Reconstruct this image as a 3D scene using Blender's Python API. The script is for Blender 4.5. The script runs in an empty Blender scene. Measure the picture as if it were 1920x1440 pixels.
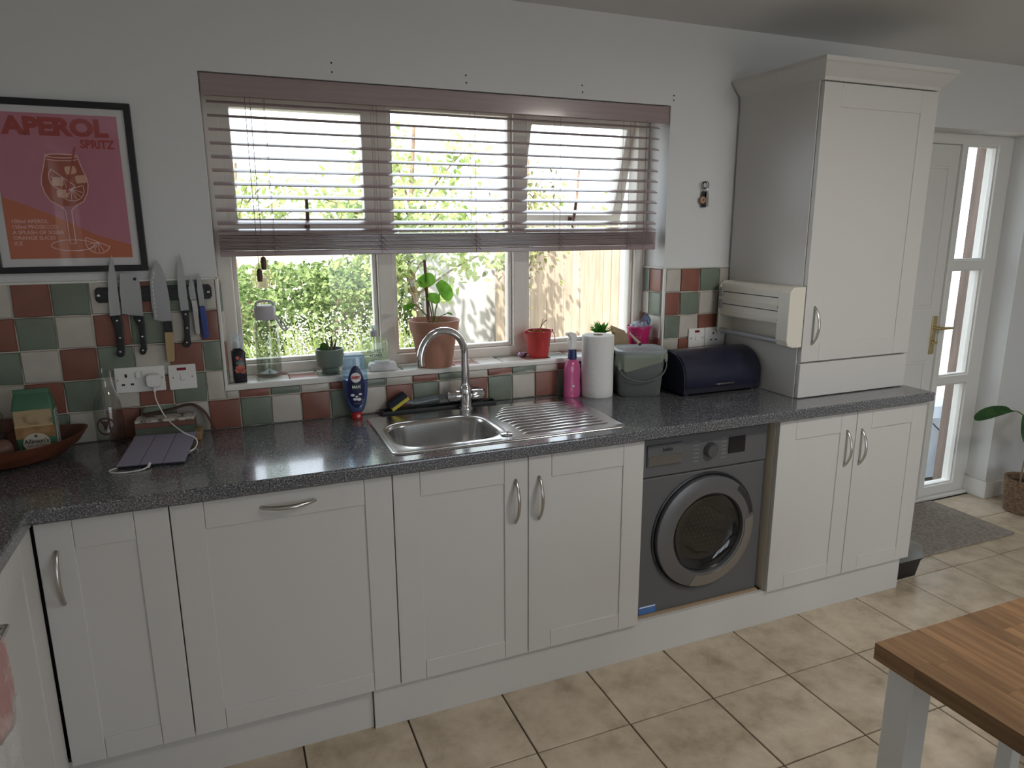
import bpy, bmesh, math, random
from math import sin, cos, pi, radians
from mathutils import Vector, Matrix
random.seed(7)
S = bpy.context.scene
COL = S.collection
# ------------------------------------------------------------------ camera
cam_d = bpy.data.cameras.new('camera'); cam = bpy.data.objects.new('camera', cam_d); COL.objects.link(cam)
yaw, pitch, roll = 0.3903, -0.2199, -0.0043
fw = Vector((sin(yaw)*cos(pitch), cos(yaw)*cos(pitch), sin(pitch)))
rt = Vector((cos(yaw), -sin(yaw), 0)); up = rt.cross(fw)
rt, up = cos(roll)*rt + sin(roll)*up, -sin(roll)*rt + cos(roll)*up
cam.matrix_world = Matrix(((rt.x, up.x, -fw.x, 0.7564), (rt.y, up.y, -fw.y, -2.5355), (rt.z, up.z, -fw.z, 1.5835), (0, 0, 0, 1)))
cam_d.sensor_width = 36; cam_d.sensor_fit = 'HORIZONTAL'; cam_d.lens = 1298.44/1920*36; cam_d.clip_start = 0.02
S.camera = cam
# ------------------------------------------------------------------ world, sun, exposure
wd = bpy.data.worlds.new('sky'); S.world = wd; wd.use_nodes = True
bg = wd.node_tree.nodes['Background']; bg.inputs[0].default_value = (0.81, 0.905, 1.0, 1); bg.inputs[1].default_value = 2.9
sun_d = bpy.data.lights.new('sun', 'SUN'); sun = bpy.data.objects.new('sun', sun_d); COL.objects.link(sun)
sun_d.energy = 8.8; sun_d.angle = radians(0.8); sun_d.color = (1, 0.96, 0.90)
sun.rotation_euler = Vector((0.42, 0.55, -0.9)).to_track_quat('-Z', 'Y').to_euler(); sun.location = (-3, -6, 8)
def portal(name, loc, rot, sx, sy):
    d = bpy.data.lights.new(name, 'AREA'); d.shape = 'RECTANGLE'; d.size = sx; d.size_y = sy; d.cycles.is_portal = True
    o = bpy.data.objects.new(name, d); COL.objects.link(o); o.location = loc; o.rotation_euler = rot
portal('window_portal', (1.62, 0.34, 1.57), (radians(-90), 0, 0), 1.85, 1.05)
portal('patio_portal', (3.1, -5.3, 1.1), (radians(90), 0, 0), 2.6, 2.2)
portal('side_portal', (-.64, -4.0, 1.5), (0, radians(-90), 0), 1.3, 1.0)
portal('door_portal', (4.62, 0.34, 1.05), (radians(-90), 0, 0), 0.5, 2.1)
vs = S.view_settings; vs.view_transform = 'Standard'; vs.look = 'None'; vs.gamma = 1; vs.use_curve_mapping = False; vs.exposure = 0.22
S.cycles.max_bounces = 8; S.cycles.diffuse_bounces = 5; S.cycles.transparent_max_bounces = 14; S.cycles.transmission_bounces = 8
S.cycles.use_denoising = True; S.cycles.sample_clamp_indirect = 6
# ------------------------------------------------------------------ materials
MATS = {}
def mat(name, col=(.8, .8, .8), rough=.5, metal=0, var=0, scale=8, bump=0, bscale=40, spec=.5, rand=0, alpha=None, trans=0, coat=0, col2=None, detail=4, stretch=None, lo=.35, hi=.65, ior=1.5):
    """procedural Principled material: base colour, optional noise to a second colour, bump, per-object variation"""
    if name in MATS: return MATS[name]
    m = bpy.data.materials.new(name); m.use_nodes = True; MATS[name] = m
    nt = m.node_tree; b = nt.nodes['Principled BSDF']; N = nt.nodes.new; L = nt.links.new
    b.inputs['Base Color'].default_value = (*col, 1); b.inputs['Roughness'].default_value = rough; b.inputs['Metallic'].default_value = metal
    b.inputs['Specular IOR Level'].default_value = spec; b.inputs['IOR'].default_value = ior
    if trans: b.inputs['Transmission Weight'].default_value = trans
    if coat: b.inputs['Coat Weight'].default_value = coat; b.inputs['Coat Roughness'].default_value = .08
    if alpha is not None: b.inputs['Alpha'].default_value = alpha
    tc = N('ShaderNodeTexCoord'); mp = N('ShaderNodeMapping'); L(tc.outputs['Object'], mp.inputs[0])
    if stretch: mp.inputs['Scale'].default_value = stretch
    out = None
    if var or col2:
        n = N('ShaderNodeTexNoise'); n.inputs['Scale'].default_value = scale; n.inputs['Detail'].default_value = detail; L(mp.outputs[0], n.inputs['Vector'])
        r = N('ShaderNodeValToRGB'); L(n.outputs['Fac'], r.inputs[0])
        c2 = col2 or tuple(c*(1-var) for c in col)
        r.color_ramp.elements[0].position = lo; r.color_ramp.elements[1].position = hi
        r.color_ramp.elements[0].color = (*c2, 1); r.color_ramp.elements[1].color = (*col, 1); out = r.outputs[0]
    if rand:
        oi = N('ShaderNodeObjectInfo'); h = N('ShaderNodeHueSaturation'); mr = N('ShaderNodeMapRange')
        mr.inputs[3].default_value = 1-rand; mr.inputs[4].default_value = 1+rand; L(oi.outputs['Random'], mr.inputs[0]); L(mr.outputs[0], h.inputs['Value'])
        if out: L(out, h.inputs['Color'])
        else: h.inputs['Color'].default_value = (*col, 1)
        out = h.outputs[0]
        ad = N('ShaderNodeVectorMath'); ad.operation = 'ADD'; L(tc.outputs['Object'], ad.inputs[0]); cx = N('ShaderNodeCombineXYZ')
        ml = N('ShaderNodeMath'); ml.operation = 'MULTIPLY'; ml.inputs[1].default_value = 37; L(oi.outputs['Random'], ml.inputs[0]); L(ml.outputs[0], cx.inputs[0]); L(ml.outputs[0], cx.inputs[1])
        L(cx.outputs[0], ad.inputs[1]); L(ad.outputs[0], mp.inputs[0])
    if out: L(out, b.inputs['Base Color'])
    if bump:
        n2 = N('ShaderNodeTexNoise'); n2.inputs['Scale'].default_value = bscale; n2.inputs['Detail'].default_value = 3; L(mp.outputs[0], n2.inputs['Vector'])
        bp = N('ShaderNodeBump'); bp.inputs['Strength'].default_value = bump; bp.inputs['Distance'].default_value = .004; L(n2.outputs['Fac'], bp.inputs['Height']); L(bp.outputs[0], b.inputs['Normal'])
    return m
def thin(name, tint=(1, 1, 1), gloss=.06, rough=.02, dens=0, dcol=(1, 1, 1)):
    """thin clear sheet: transparent with a faint glossy layer (window glass, clear plastic)"""
    if name in MATS: return MATS[name]
    m = bpy.data.materials.new(name); m.use_nodes = True; MATS[name] = m
    nt = m.node_tree; nt.nodes.clear(); N = nt.nodes.new; L = nt.links.new
    o = N('ShaderNodeOutputMaterial'); t = N('ShaderNodeBsdfTransparent'); t.inputs[0].default_value = (*tint, 1)
    g = N('ShaderNodeBsdfGlossy'); g.inputs['Roughness'].default_value = rough; f0 = N('ShaderNodeLayerWeight'); f0.inputs[0].default_value = .5; f = N('ShaderNodeMath'); f.operation = 'POWER'; f.inputs[1].default_value = 3.5; L(f0.outputs['Facing'], f.inputs[0])
    mx = N('ShaderNodeMixShader'); ma = N('ShaderNodeMath'); ma.operation = 'MULTIPLY_ADD'; ma.inputs[1].default_value = .55; ma.inputs[2].default_value = .02+gloss*.12
    L(f.outputs[0], ma.inputs[0]); L(ma.outputs[0], mx.inputs[0]); L(t.outputs[0], mx.inputs[1]); L(g.outputs[0], mx.inputs[2]); res = mx
    if dens:
        d = N('ShaderNodeBsdfDiffuse'); d.inputs[0].default_value = (*dcol, 1); tr = N('ShaderNodeBsdfTranslucent'); tr.inputs[0].default_value = (*dcol, 1)
        m0 = N('ShaderNodeMixShader'); m0.inputs[0].default_value = .5; L(d.outputs[0], m0.inputs[1]); L(tr.outputs[0], m0.inputs[2])
        m2 = N('ShaderNodeMixShader'); m2.inputs[0].default_value = dens; L(mx.outputs[0], m2.inputs[1]); L(m0.outputs[0], m2.inputs[2]); res = m2
    L(res.outputs[0], o.inputs[0]); return m
def leafmat(name, c1, c2, scale=3, trl=.45):
    if name in MATS: return MATS[name]
    m = bpy.data.materials.new(name); m.use_nodes = True; MATS[name] = m
    nt = m.node_tree; nt.nodes.clear(); N = nt.nodes.new; L = nt.links.new
    o = N('ShaderNodeOutputMaterial'); tc = N('ShaderNodeTexCoord'); n = N('ShaderNodeTexNoise'); n.inputs['Scale'].default_value = scale; n.inputs['Detail'].default_value = 5
    r = N('ShaderNodeValToRGB'); r.color_ramp.elements[0].position = .35; r.color_ramp.elements[1].position = .65
    r.color_ramp.elements[0].color = (*c1, 1); r.color_ramp.elements[1].color = (*c2, 1)
    L(tc.outputs['Object'], n.inputs['Vector']); L(n.outputs['Fac'], r.inputs[0])
    d = N('ShaderNodeBsdfDiffuse'); t = N('ShaderNodeBsdfTranslucent'); mx = N('ShaderNodeMixShader'); mx.inputs[0].default_value = trl
    L(r.outputs[0], d.inputs[0]); L(r.outputs[0], t.inputs[0]); L(d.outputs[0], mx.inputs[1]); L(t.outputs[0], mx.inputs[2]); L(mx.outputs[0], o.inputs[0])
    return m
def worktop_mat():
    m = mat('dark_speckled_laminate', (.1, .1, .105), .19, spec=.9, coat=.5)
    nt = m.node_tree; b = nt.nodes['Principled BSDF']; N = nt.nodes.new; L = nt.links.new; tc = N('ShaderNodeTexCoord')
    n = N('ShaderNodeTexNoise'); n.inputs['Scale'].default_value = 230; n.inputs['Detail'].default_value = 2; n.inputs['Roughness'].default_value = .7; L(tc.outputs['Object'], n.inputs['Vector'])
    r = N('ShaderNodeValToRGB'); e = r.color_ramp.elements; e[0].position = .36; e[0].color = (.025, .025, .028, 1); e[1].position = .50; e[1].color = (.11, .113, .123, 1)
    k = e.new(.60); k.color = (.20, .203, .215, 1); k = e.new(.68); k.color = (.52, .52, .52, 1); L(n.outputs['Fac'], r.inputs[0]); L(r.outputs[0], b.inputs['Base Color'])
    return m
def floor_tile_mat():
    m = mat('beige_stone_floor_tile', (.36, .29, .2), .32, var=.001, rand=.06, bump=.12, bscale=30)
    nt = m.node_tree; b = nt.nodes['Principled BSDF']; N = nt.nodes.new; L = nt.links.new
    r = [n for n in nt.nodes if n.type == 'VALTORGB'][0]; n = [n for n in nt.nodes if n.type == 'TEX_NOISE'][0]
    n.inputs['Scale'].default_value = 7; n.inputs['Detail'].default_value = 8; n.inputs['Roughness'].default_value = .65
    e = r.color_ramp.elements; e[0].position = .3; e[0].color = (.35, .28, .195, 1); e[1].position = .7; e[1].color = (.66, .565, .44, 1); k = e.new(.5); k.color = (.54, .45, .335, 1)
    return m
def wood_block_mat():
    m = mat('oiled_wood_block', (.26, .12, .045), .33)
    nt = m.node_tree; b = nt.nodes['Principled BSDF']; N = nt.nodes.new; L = nt.links.new; tc = N('ShaderNodeTexCoord')
    oi = N('ShaderNodeObjectInfo'); mp = N('ShaderNodeMapping'); mp.inputs['Scale'].default_value = (60, 3, 60); L(tc.outputs['Object'], mp.inputs[0]); L(oi.outputs['Random'], mp.inputs['Location'])
    n = N('ShaderNodeTexNoise'); n.inputs['Scale'].default_value = 1.2; n.inputs['Detail'].default_value = 6; L(mp.outputs[0], n.inputs['Vector'])
    r = N('ShaderNodeValToRGB'); e = r.color_ramp.elements; e[0].position = .3; e[0].color = (.15, .078, .035, 1); e[1].position = .7; e[1].color = (.29, .165, .078, 1); L(n.outputs['Fac'], r.inputs[0])
    h = N('ShaderNodeHueSaturation'); mr = N('ShaderNodeMapRange'); mr.inputs[3].default_value = .8; mr.inputs[4].default_value = 1.3; L(oi.outputs['Random'], mr.inputs[0]); L(mr.outputs[0], h.inputs['Value']); L(r.outputs[0], h.inputs['Color']); L(h.outputs[0], b.inputs['Base Color'])
    return m
WALL = mat('painted_wall', (.69, .695, .69), .75, bump=.05, bscale=120)
CEIL = mat('ceiling_paint', (.66, .66, .66), .85)
CAB = mat('cream_cabinet', (.59, .575, .55), .33, bump=.02, bscale=60)
CABIN = mat('cabinet_inside_edge', (.62, .55, .44), .5)
UPVC = mat('cream_window_frame', (.74, .70, .64), .38)
DOORW = mat('white_door_paint', (.72, .71, .68), .4)
WHITE = mat('white_plastic', (.78, .77, .74), .35)
BLACK = mat('black_plastic', (.012, .012, .014), .4)
NICKEL = mat('brushed_nickel', (.55, .53, .50), .28, 1)
CHROME = mat('chrome', (.78, .78, .80), .07, 1)
STEEL = mat('stainless_steel', (.66, .65, .64), .2, 1)
BLADE = mat('knife_steel', (.50, .50, .51), .22, 1, bump=.02, bscale=90)
GLASS = thin('window_glass')
CLEAR = thin('clear_glassware', (.93, .94, .93), .25)
GROUT = mat('cream_grout', (.68, .64, .55), .8)
TILEC = [mat('cream_tile', (.55, .51, .45), .3, var=.12, scale=14, rand=.05, bump=.15, bscale=18), mat('russet_tile', (.27, .105, .075), .3, var=.18, scale=14, rand=.06, bump=.15, bscale=18),
         mat('sage_tile', (.19, .225, .175), .3, var=.15, scale=14, rand=.06, bump=.15, bscale=18)]
WORK = worktop_mat()
SLATM = mat('mauve_brown_slat', (.35, .265, .265), .28, coat=.5, var=.12, scale=3, stretch=(1, 30, 30))
# ------------------------------------------------------------------ mesh helpers
class MB:
    def __init__(s): s.v = []; s.f = []; s.sm = []
    def add(s, vs, fs, sm=False):
        k = len(s.v); s.v += [tuple(p) for p in vs]; s.f += [tuple(i+k for i in f) for f in fs]; s.sm += [sm]*len(fs); return s
    def box(s, x0, x1, y0, y1, z0, z1):
        x0, x1 = min(x0, x1), max(x0, x1); y0, y1 = min(y0, y1), max(y0, y1); z0, z1 = min(z0, z1), max(z0, z1)
        return s.add([(x0, y0, z0), (x1, y0, z0), (x1, y1, z0), (x0, y1, z0), (x0, y0, z1), (x1, y0, z1), (x1, y1, z1), (x0, y1, z1)],
                     [(0, 3, 2, 1), (4, 5, 6, 7), (0, 1, 5, 4), (1, 2, 6, 5), (2, 3, 7, 6), (3, 0, 4, 7)])
    def loft(s, rings, cap0=True, cap1=True, closed=True, sm=True):
        n = len(rings[0]); k = len(s.v); vs = [p for r in rings for p in r]; fs = []
        for i in range(len(rings)-1):
            for j in range(n if closed else n-1):
                a = i*n+j; b = i*n+(j+1) % n; fs.append((a, b, b+n, a+n))
        s.add(vs, fs, sm)
        if cap0: s.f.append(tuple(k+j for j in reversed(range(n)))); s.sm.append(False)
        if cap1: s.f.append(tuple(k+(len(rings)-1)*n+j for j in range(n))); s.sm.append(False)
        return s
    def lathe(s, prof, c=(0, 0, 0), n=24, sx=1, sy=1, cap0=True, cap1=True, rot=0):
        rings = [[(c[0]+r*sx*cos(a)*cos(rot)-r*sy*sin(a)*sin(rot), c[1]+r*sx*cos(a)*sin(rot)+r*sy*sin(a)*cos(rot), c[2]+z) for a in [2*pi*j/n for j in range(n)]] for r, z in prof]
        return s.loft(rings, cap0, cap1)
    def tube(s, pts, r, n=8, caps=True, sq=1.0):
        pts = [Vector(p) for p in pts]; rr = r if isinstance(r, (list, tuple)) else [r]*len(pts); rings = []
        t0 = (pts[1]-pts[0]).normalized(); u = t0.orthogonal().normalized()
        for i, p in enumerate(pts):
            t = ((pts[min(i+1, len(pts)-1)]-pts[max(i-1, 0)])).normalized(); u = (u-t*u.dot(t)).normalized(); w = t.cross(u)
            rings.append([p+u*rr[i]*cos(2*pi*j/n)+w*rr[i]*sq*sin(2*pi*j/n) for j in range(n)])
        return s.loft(rings, caps, caps)
    def cyl(s, p0, p1, r0, r1=None, n=20): return s.tube([p0, p1], [r0, r0 if r1 is None else r1], n)
    def ext(s, poly, a, b, ax='y', sm=False):
        """extrude a 2-D polygon along an axis: ax='y' poly is (x,z); 'x' poly is (y,z); 'z' poly is (x,y)"""
        P = {'y': lambda p, t: (p[0], t, p[1]), 'x': lambda p, t: (t, p[0], p[1]), 'z': lambda p, t: (p[0], p[1], t)}[ax]
        return s.loft([[P(p, a) for p in poly], [P(p, b) for p in poly]], sm=sm)
    def cells(s, us, vs, solid, a, b, ax='y'):
        """slab with rectangular holes: grid of cells on (u,v), shared vertices, thickness a..b on axis ax"""
        P = {'y': lambda u, v, t: (u, t, v), 'x': lambda u, v, t: (t, u, v), 'z': lambda u, v, t: (u, v, t)}[ax]
        nu, nv = len(us), len(vs); k = len(s.v); I = lambda i, j, t: k+(t*nu+i)*nv+j
        for t in (a, b):
            for u in us:
                for v in vs: s.v.append(P(u, v, t))
        ok = lambda i, j: 0 <= i < nu-1 and 0 <= j < nv-1 and solid(i, j)
        F = lambda *q: (s.f.append(q), s.sm.append(False))
        for i in range(nu-1):
            for j in range(nv-1):
                if not ok(i, j): continue
                F(I(i, j, 0), I(i+1, j, 0), I(i+1, j+1, 0), I(i, j+1, 0)); F(I(i, j, 1), I(i, j+1, 1), I(i+1, j+1, 1), I(i+1, j, 1))
                if not ok(i-1, j): F(I(i, j, 0), I(i, j+1, 0), I(i, j+1, 1), I(i, j, 1))
                if not ok(i+1, j): F(I(i+1, j, 0), I(i+1, j, 1), I(i+1, j+1, 1), I(i+1, j+1, 0))
                if not ok(i, j-1): F(I(i, j, 0), I(i, j, 1), I(i+1, j, 1), I(i+1, j, 0))
                if not ok(i, j+1): F(I(i, j+1, 0), I(i+1, j+1, 0), I(i+1, j+1, 1), I(i, j+1, 1))
        return s
    def leaf(s, p, d, nrm, L, W, fold=.25):
        p = Vector(p); d = Vector(d).normalized(); w = d.cross(Vector(nrm)).normalized(); nn = w.cross(d)
        return s.add([p, p+d*L*.35+w*W*.5+nn*fold*W*.5, p+d*L*.75+w*W*.36+nn*fold*W*.3-nn*L*.05, p+d*L-nn*L*.12, p+d*L*.75-w*W*.36+nn*fold*W*.3-nn*L*.05, p+d*L*.35-w*W*.5+nn*fold*W*.5, p+d*L*.5],
                     [(0, 1, 6), (1, 2, 6), (2, 3, 6), (3, 4, 6), (4, 5, 6), (5, 0, 6)])
    def mesh(s, name, m, off=None):
        me = bpy.data.meshes.new(name)
        if off: s.v = [(x-off[0], y-off[1], z-off[2]) for x, y, z in s.v]
        me.from_pydata(s.v, [], s.f); me.polygons.foreach_set('use_smooth', s.sm); 
        used = set(i for f in s.f for i in f)
        bm = bmesh.new(); bm.from_mesh(me)
        if len(used) < len(s.v): bmesh.ops.delete(bm, geom=[v for v in bm.verts if not v.link_faces], context='VERTS')
        bmesh.ops.recalc_face_normals(bm, faces=bm.faces); bm.to_mesh(me); bm.free()
        if any(s.sm): me.set_sharp_from_angle(angle=radians(40))
        me.materials.append(m); return me
    def build(s, name, m, parent=None, bevel=0, seg=2, world=True):
        off = None
        if parent and world:
            q = parent; off = Vector((0, 0, 0))
            while q: off += q.location; q = q.parent
        o = bpy.data.objects.new(name, s.mesh(name, m, off)); COL.objects.link(o)
        if parent: o.parent = parent
        if bevel:
            b = o.modifiers.new('bevel', 'BEVEL'); b.width = bevel; b.segments = seg; b.limit_method = 'ANGLE'; b.angle_limit = radians(35); b.harden_normals = False
        return o
def thing(name, label, cat, loc=(0, 0, 0), rz=0, group=None):
    o = bpy.data.objects.new(name, None); COL.objects.link(o); o.empty_display_size = .05; o.location = loc; o.rotation_euler = (0, 0, rz)
    o['label'] = label; o['category'] = cat
    if group: o['group'] = group
    return o
def tag(o, label, cat, group=None, kind=None):
    o['label'] = label; o['category'] = cat
    if group: o['group'] = group
    if kind: o['kind'] = kind
    return o
def struct(o, label=None):
    o['kind'] = 'structure'
    if label: o['label'] = label
    return o
def rrect(w, d, r, n=6, cx=0, cy=0):
    pts = []
    for sx, sy, a0 in ((1, 1, 0), (-1, 1, pi/2), (-1, -1, pi), (1, -1, 3*pi/2)):
        for i in range(n+1):
            a = a0+pi/2*i/n; pts.append((cx+sx*(w/2-r)+r*cos(a), cy+sy*(d/2-r)+r*sin(a)))
    return pts
def ring(w, d, r, z, n=6, cx=0, cy=0): return [(x, y, z) for x, y in rrect(w, d, r, n, cx, cy)]
def bez(pts, n=24):
    """Catmull-Rom through points"""
    P = [Vector(p) for p in pts]; P = [P[0]*2-P[1]]+P+[P[-1]*2-P[-2]]; out = []
    for i in range(1, len(P)-2):
        for k in range(n):
            t = k/n; a, b, c, d = P[i-1:i+3]
            out.append(.5*((2*b)+(c-a)*t+(2*a-5*b+4*c-d)*t*t+(3*b-a-3*c+d)*t**3))
    return out+[P[-2]]
def text(name, body, size, m, parent, loc, rot=(pi/2, 0, 0), bold=0, align='CENTER', sx=1.0, world=True, ext=.0002):
    c = bpy.data.curves.new(name, 'FONT'); c.body = body; c.size = size; c.align_x = align; c.align_y = 'CENTER'; c.offset = bold; c.extrude = ext; c.resolution_u = 3
    t = bpy.data.objects.new(name, c); COL.objects.link(t); bpy.context.view_layer.update()
    me = bpy.data.meshes.new_from_object(t.evaluated_get(bpy.context.evaluated_depsgraph_get())); bpy.data.objects.remove(t); bpy.data.curves.remove(c)
    me.materials.clear(); me.materials.append(m); o = bpy.data.objects.new(name, me); COL.objects.link(o)
    if parent:
        o.parent = parent
        if world:
            q = parent; off = Vector((0, 0, 0))
            while q: off += q.location; q = q.parent
            loc = Vector(loc)-off
    o.location = loc; o.rotation_euler = rot; o.scale = (sx, 1, 1)
    return o
# ================================================================== STRUCTURE
XL, XR, YB, ZC = -0.336, 6.0, -5.2, 2.39
WX0, WX1, WZ0, WZ1 = 0.735, 2.508, 1.044, 2.074      # window opening
DX0, DX1, DZ1 = 3.74, 4.85, 2.066                     # door opening
xs = [XL-.25, WX0, WX1, DX0, DX1, XR+.25]
zs = [0, WZ0, DZ1, WZ1, 2.7]
def solid(i, j):
    if i == 1 and j in (1, 2): return False
    if i == 3 and j in (0, 1): return False
    return True
wall_back = struct(MB().cells(xs, zs, solid, 0, .30, 'y').build('wall_back', WALL), 'white painted wall with the window above the sink')
struct(MB().cells([YB, -4.5, -3.5, 0], [0, .9, 2.2, 2.7], lambda i, j: not (i == 1 and j == 1), XL-.25, XL, 'x').build('wall_left', WALL))
struct(MB().box(XR, XR+.25, YB, 0, 0, 2.7).build('wall_right', WALL))
PX0, PX1, PZ1 = 1.8, 4.4, 2.2
wall_front = struct(MB().cells([XL-.25, PX0, PX1, XR+.25], [0, PZ1, 2.7], lambda i, j: not (i == 1 and j == 0), YB-.25, YB, 'y').build('wall_front', WALL))
struct(MB().box(XL-.25, XR+.25, YB-.25, .30, ZC, ZC+.3).build('ceiling', CEIL), 'flat white ceiling')
floor = struct(MB().box(XL-.25, XR+.25, YB-.25, .30, -.12, -.006).build('floor', mat('dark_floor_grout', (.075, .055, .04), .8)), 'beige tiled floor')
# floor tiles
FX, FY, FP = 1.527, -.857, .3337
FT = floor_tile_mat()
def tile_mesh(name, w, h, t, m, jit=0, bev=.004, inset=.012, seed=0):
    """pillowed tile lying in the xy plane, face up"""
    rnd = random.Random(seed); J = lambda: rnd.uniform(-jit, jit)
    base = [(-w/2, -h/2), (0, -h/2), (w/2, -h/2), (w/2, 0), (w/2, h/2), (0, h/2), (-w/2, h/2), (-w/2, 0)]
    base = [(x+J(), y+J()) for x, y in base]
    sc = lambda e, z: [(x-(e if x > .001 else -e if x < -.001 else 0), y-(e if y > .001 else -e if y < -.001 else 0), z) for x, y in base]
    b = MB().loft([sc(0, 0), sc(0, t-bev), sc(bev*.6, t-bev*.25), sc(inset, t)], cap0=False)
    return b.mesh(name, m)
ftm = [tile_mesh('floor_tile', FP-.005, FP-.005, .0062, FT, .0006, .0025, .008, k) for k in range(3)]
for i in range(-4, 14):
    for j in range(-6, 3):
        o = bpy.data.objects.new('floor_tile', ftm[(i*7+j*3) % 3]); COL.objects.link(o); o.parent = floor
        o.location = (FX+(i+.5)*FP, FY+(j+.5)*FP, -.0062)
        if j == 2: o.scale = (1, .823 if 7 <= i <= 9 else .568, 1); o.location.y = -.0523 if 7 <= i <= 9 else -.0948
# wall tiles
TP = .1035; TX, TZ = .256, .910
wtm = [[tile_mesh('wall_tile', TP-.005, TP-.005, .008, TILEC[c], .0012, .004, .010, 10*c+k) for k in range(4)] for c in range(3)]
def wall_tile(x0, x1, z0, z1, c, y=0, parent=None, plane='y'):
    o = bpy.data.objects.new('wall_tile', wtm[c][random.randrange(4)]); COL.objects.link(o); o.parent = parent or wall_back
    sx = (x1-x0-.0035)/(TP-.005); sz = (z1-z0-.0035)/(TP-.005); cx = (x0+x1)/2; cz = (z0+z1)/2
    if plane == 'y': o.location = (cx, y, cz); o.rotation_euler = (pi/2, 0, 0)
    elif plane == '-x': o.location = (y, cx, cz); o.rotation_euler = (pi/2, 0, -pi/2)
    elif plane == '+x': o.location = (y, cx, cz); o.rotation_euler = (pi/2, 0, pi/2)
    elif plane == 'z': o.location = (cx, cz, y); o.rotation_euler = (0, 0, 0)
    o.scale = (sx, sz, 1)
    return o
gb = MB().box(XL, WX0, -.003, 0, .91, 1.427).box(WX0, WX1, -.003, 0, .91, 1.046).box(WX1, 2.848, -.003, 0, .91, 1.418)
gb.build('grout_bed', GROUT, wall_back)
for row in range(5):
    z1 = TZ+5*TP-row*TP; z0 = z1-TP
    for col in range(-4, 7):
        x0 = TX+(col-2)*TP; x1 = x0+TP; x1 = min(x1, WX0-.008)
        if row == 4 and col >= 6: continue
        if x1-x0 > .02 and x1 > XL: wall_tile(max(x0, XL+.001), x1, z0, z1, (col+row) % 3, -.003)
    for col in range(0, 30):                       # under the sill: partial row then full row
        if row < 3: break
        x0 = .668+col*.1025; x1 = x0+.1025
        if x0 > 2.60: break
        if row == 3 and (x1 < WX0 or x0 > WX1): continue
        x0c = max(x0, WX0-.006) if col == 0 else x0
        if col == 0 and row == 4: x0c = TX+4*TP
        x1c = min(x1, WX1) 
        if x1c-x0c < .015: continue
        wall_tile(x0c, x1c, z0, z1 if row == 4 else 1.043, (col+6+row) % 3, -.003)
    for col in range(4):                           # right of the window
        bx = [WX1+.006, 2.592, 2.693, 2.796, 2.846]; zz1 = 1.414-row*.1013; zz0 = zz1-.1013
        wall_tile(bx[col], bx[col+1], max(zz0, .91), zz1, (col+row) % 3, -.003)
# reveal + sill tiles
MB().box(WX1-.003, WX1, .001, .146, 1.06, 1.418).box(WX0, WX0+.003, .001, .146, 1.06, 1.427).build('reveal_grout', GROUT, wall_back)
for row in range(4):
    zz1 = 1.414-row*.1013; zz0 = max(zz1-.1013, 1.064)
    wall_tile(.004, .092, zz0, zz1, (row+1) % 3, WX1-.003, plane='-x'); wall_tile(.092, .144, zz0, zz1, (row+2) % 3 if row != 1 else 0, WX1-.003, plane='-x')
    wall_tile(.006, .105, zz0, zz1, (row+2) % 3, WX0+.003, plane='+x'); wall_tile(.105, .144, zz0, zz1, row % 3, WX0+.003, plane='+x')
sill = struct(MB().box(WX0, WX1, .0, .15, 1.044, 1.057).build('sill_window', GROUT), 'tiled window sill with a white rounded edge')
k = 0; x = WX0
while x < WX1-.02:
    x1 = min(x+.1035, WX1); wall_tile(x, x1, .008, .105, [0, 0, 1, 2, 0, 0, 2, 0, 1][k % 9], 1.055, sill, 'z'); wall_tile(x, x1, .105, .146, [0, 1, 0, 0, 2, 0][k % 6], 1.055, sill, 'z'); x = x1; k += 1
trimw = mat('white_tile_trim', (.76, .75, .70), .3)
t1 = MB(); pr = [(-.010, 1.044), (-.0105, 1.056), (-.008, 1.0615), (-.003, 1.0635), (.009, 1.0635), (.009, 1.044)]
t1.ext(pr, WX0-.008, WX1+.004, 'x'); struct(t1.build('trim_1', trimw), 'white rounded tile trim along the front of the window sill')
t2 = MB().box(WX0-.008, WX0+.003, -.0105, .004, 1.044, 1.432).box(XL, WX0+.003, -.0105, 0, 1.424, 1.432); struct(t2.build('trim_2', trimw, bevel=.003))
t3 = MB().box(WX1-.003, WX1+.007, -.0105, .004, 1.044, 1.419).box(WX1-.003, 2.848, -.0105, 0, 1.4145, 1.4205).box(WX1-.011, WX1, .0, .146, 1.4145, 1.4205); struct(t3.build('trim_3', trimw, bevel=.003))
# baseboards right of the door
struct(MB().ext([(DX1, 0), (DX1+.0, -.018), (XR, -.018), (XR, 0)], 0, .105, 'z').build('baseboard_back', DOORW, bevel=.004))
struct(MB().box(DX1-.016, DX1, -.018, .12, 0, .105).build('baseboard_reveal', DOORW, bevel=.004))
# screw holes above the window
hm = mat('screw_hole', (.03, .025, .02), .8)
for hx, hz in ((1.151, 2.129), (1.151, 2.1), (1.625, 2.125), (1.626, 2.1), (2.097, 2.123), (2.099, 2.099), (2.52, 2.113), (2.52, 2.095)):
    MB().cyl((hx, -.0012, hz), (hx, .002, hz), .0032, n=8).build('screw_hole', hm, wall_back)
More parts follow.
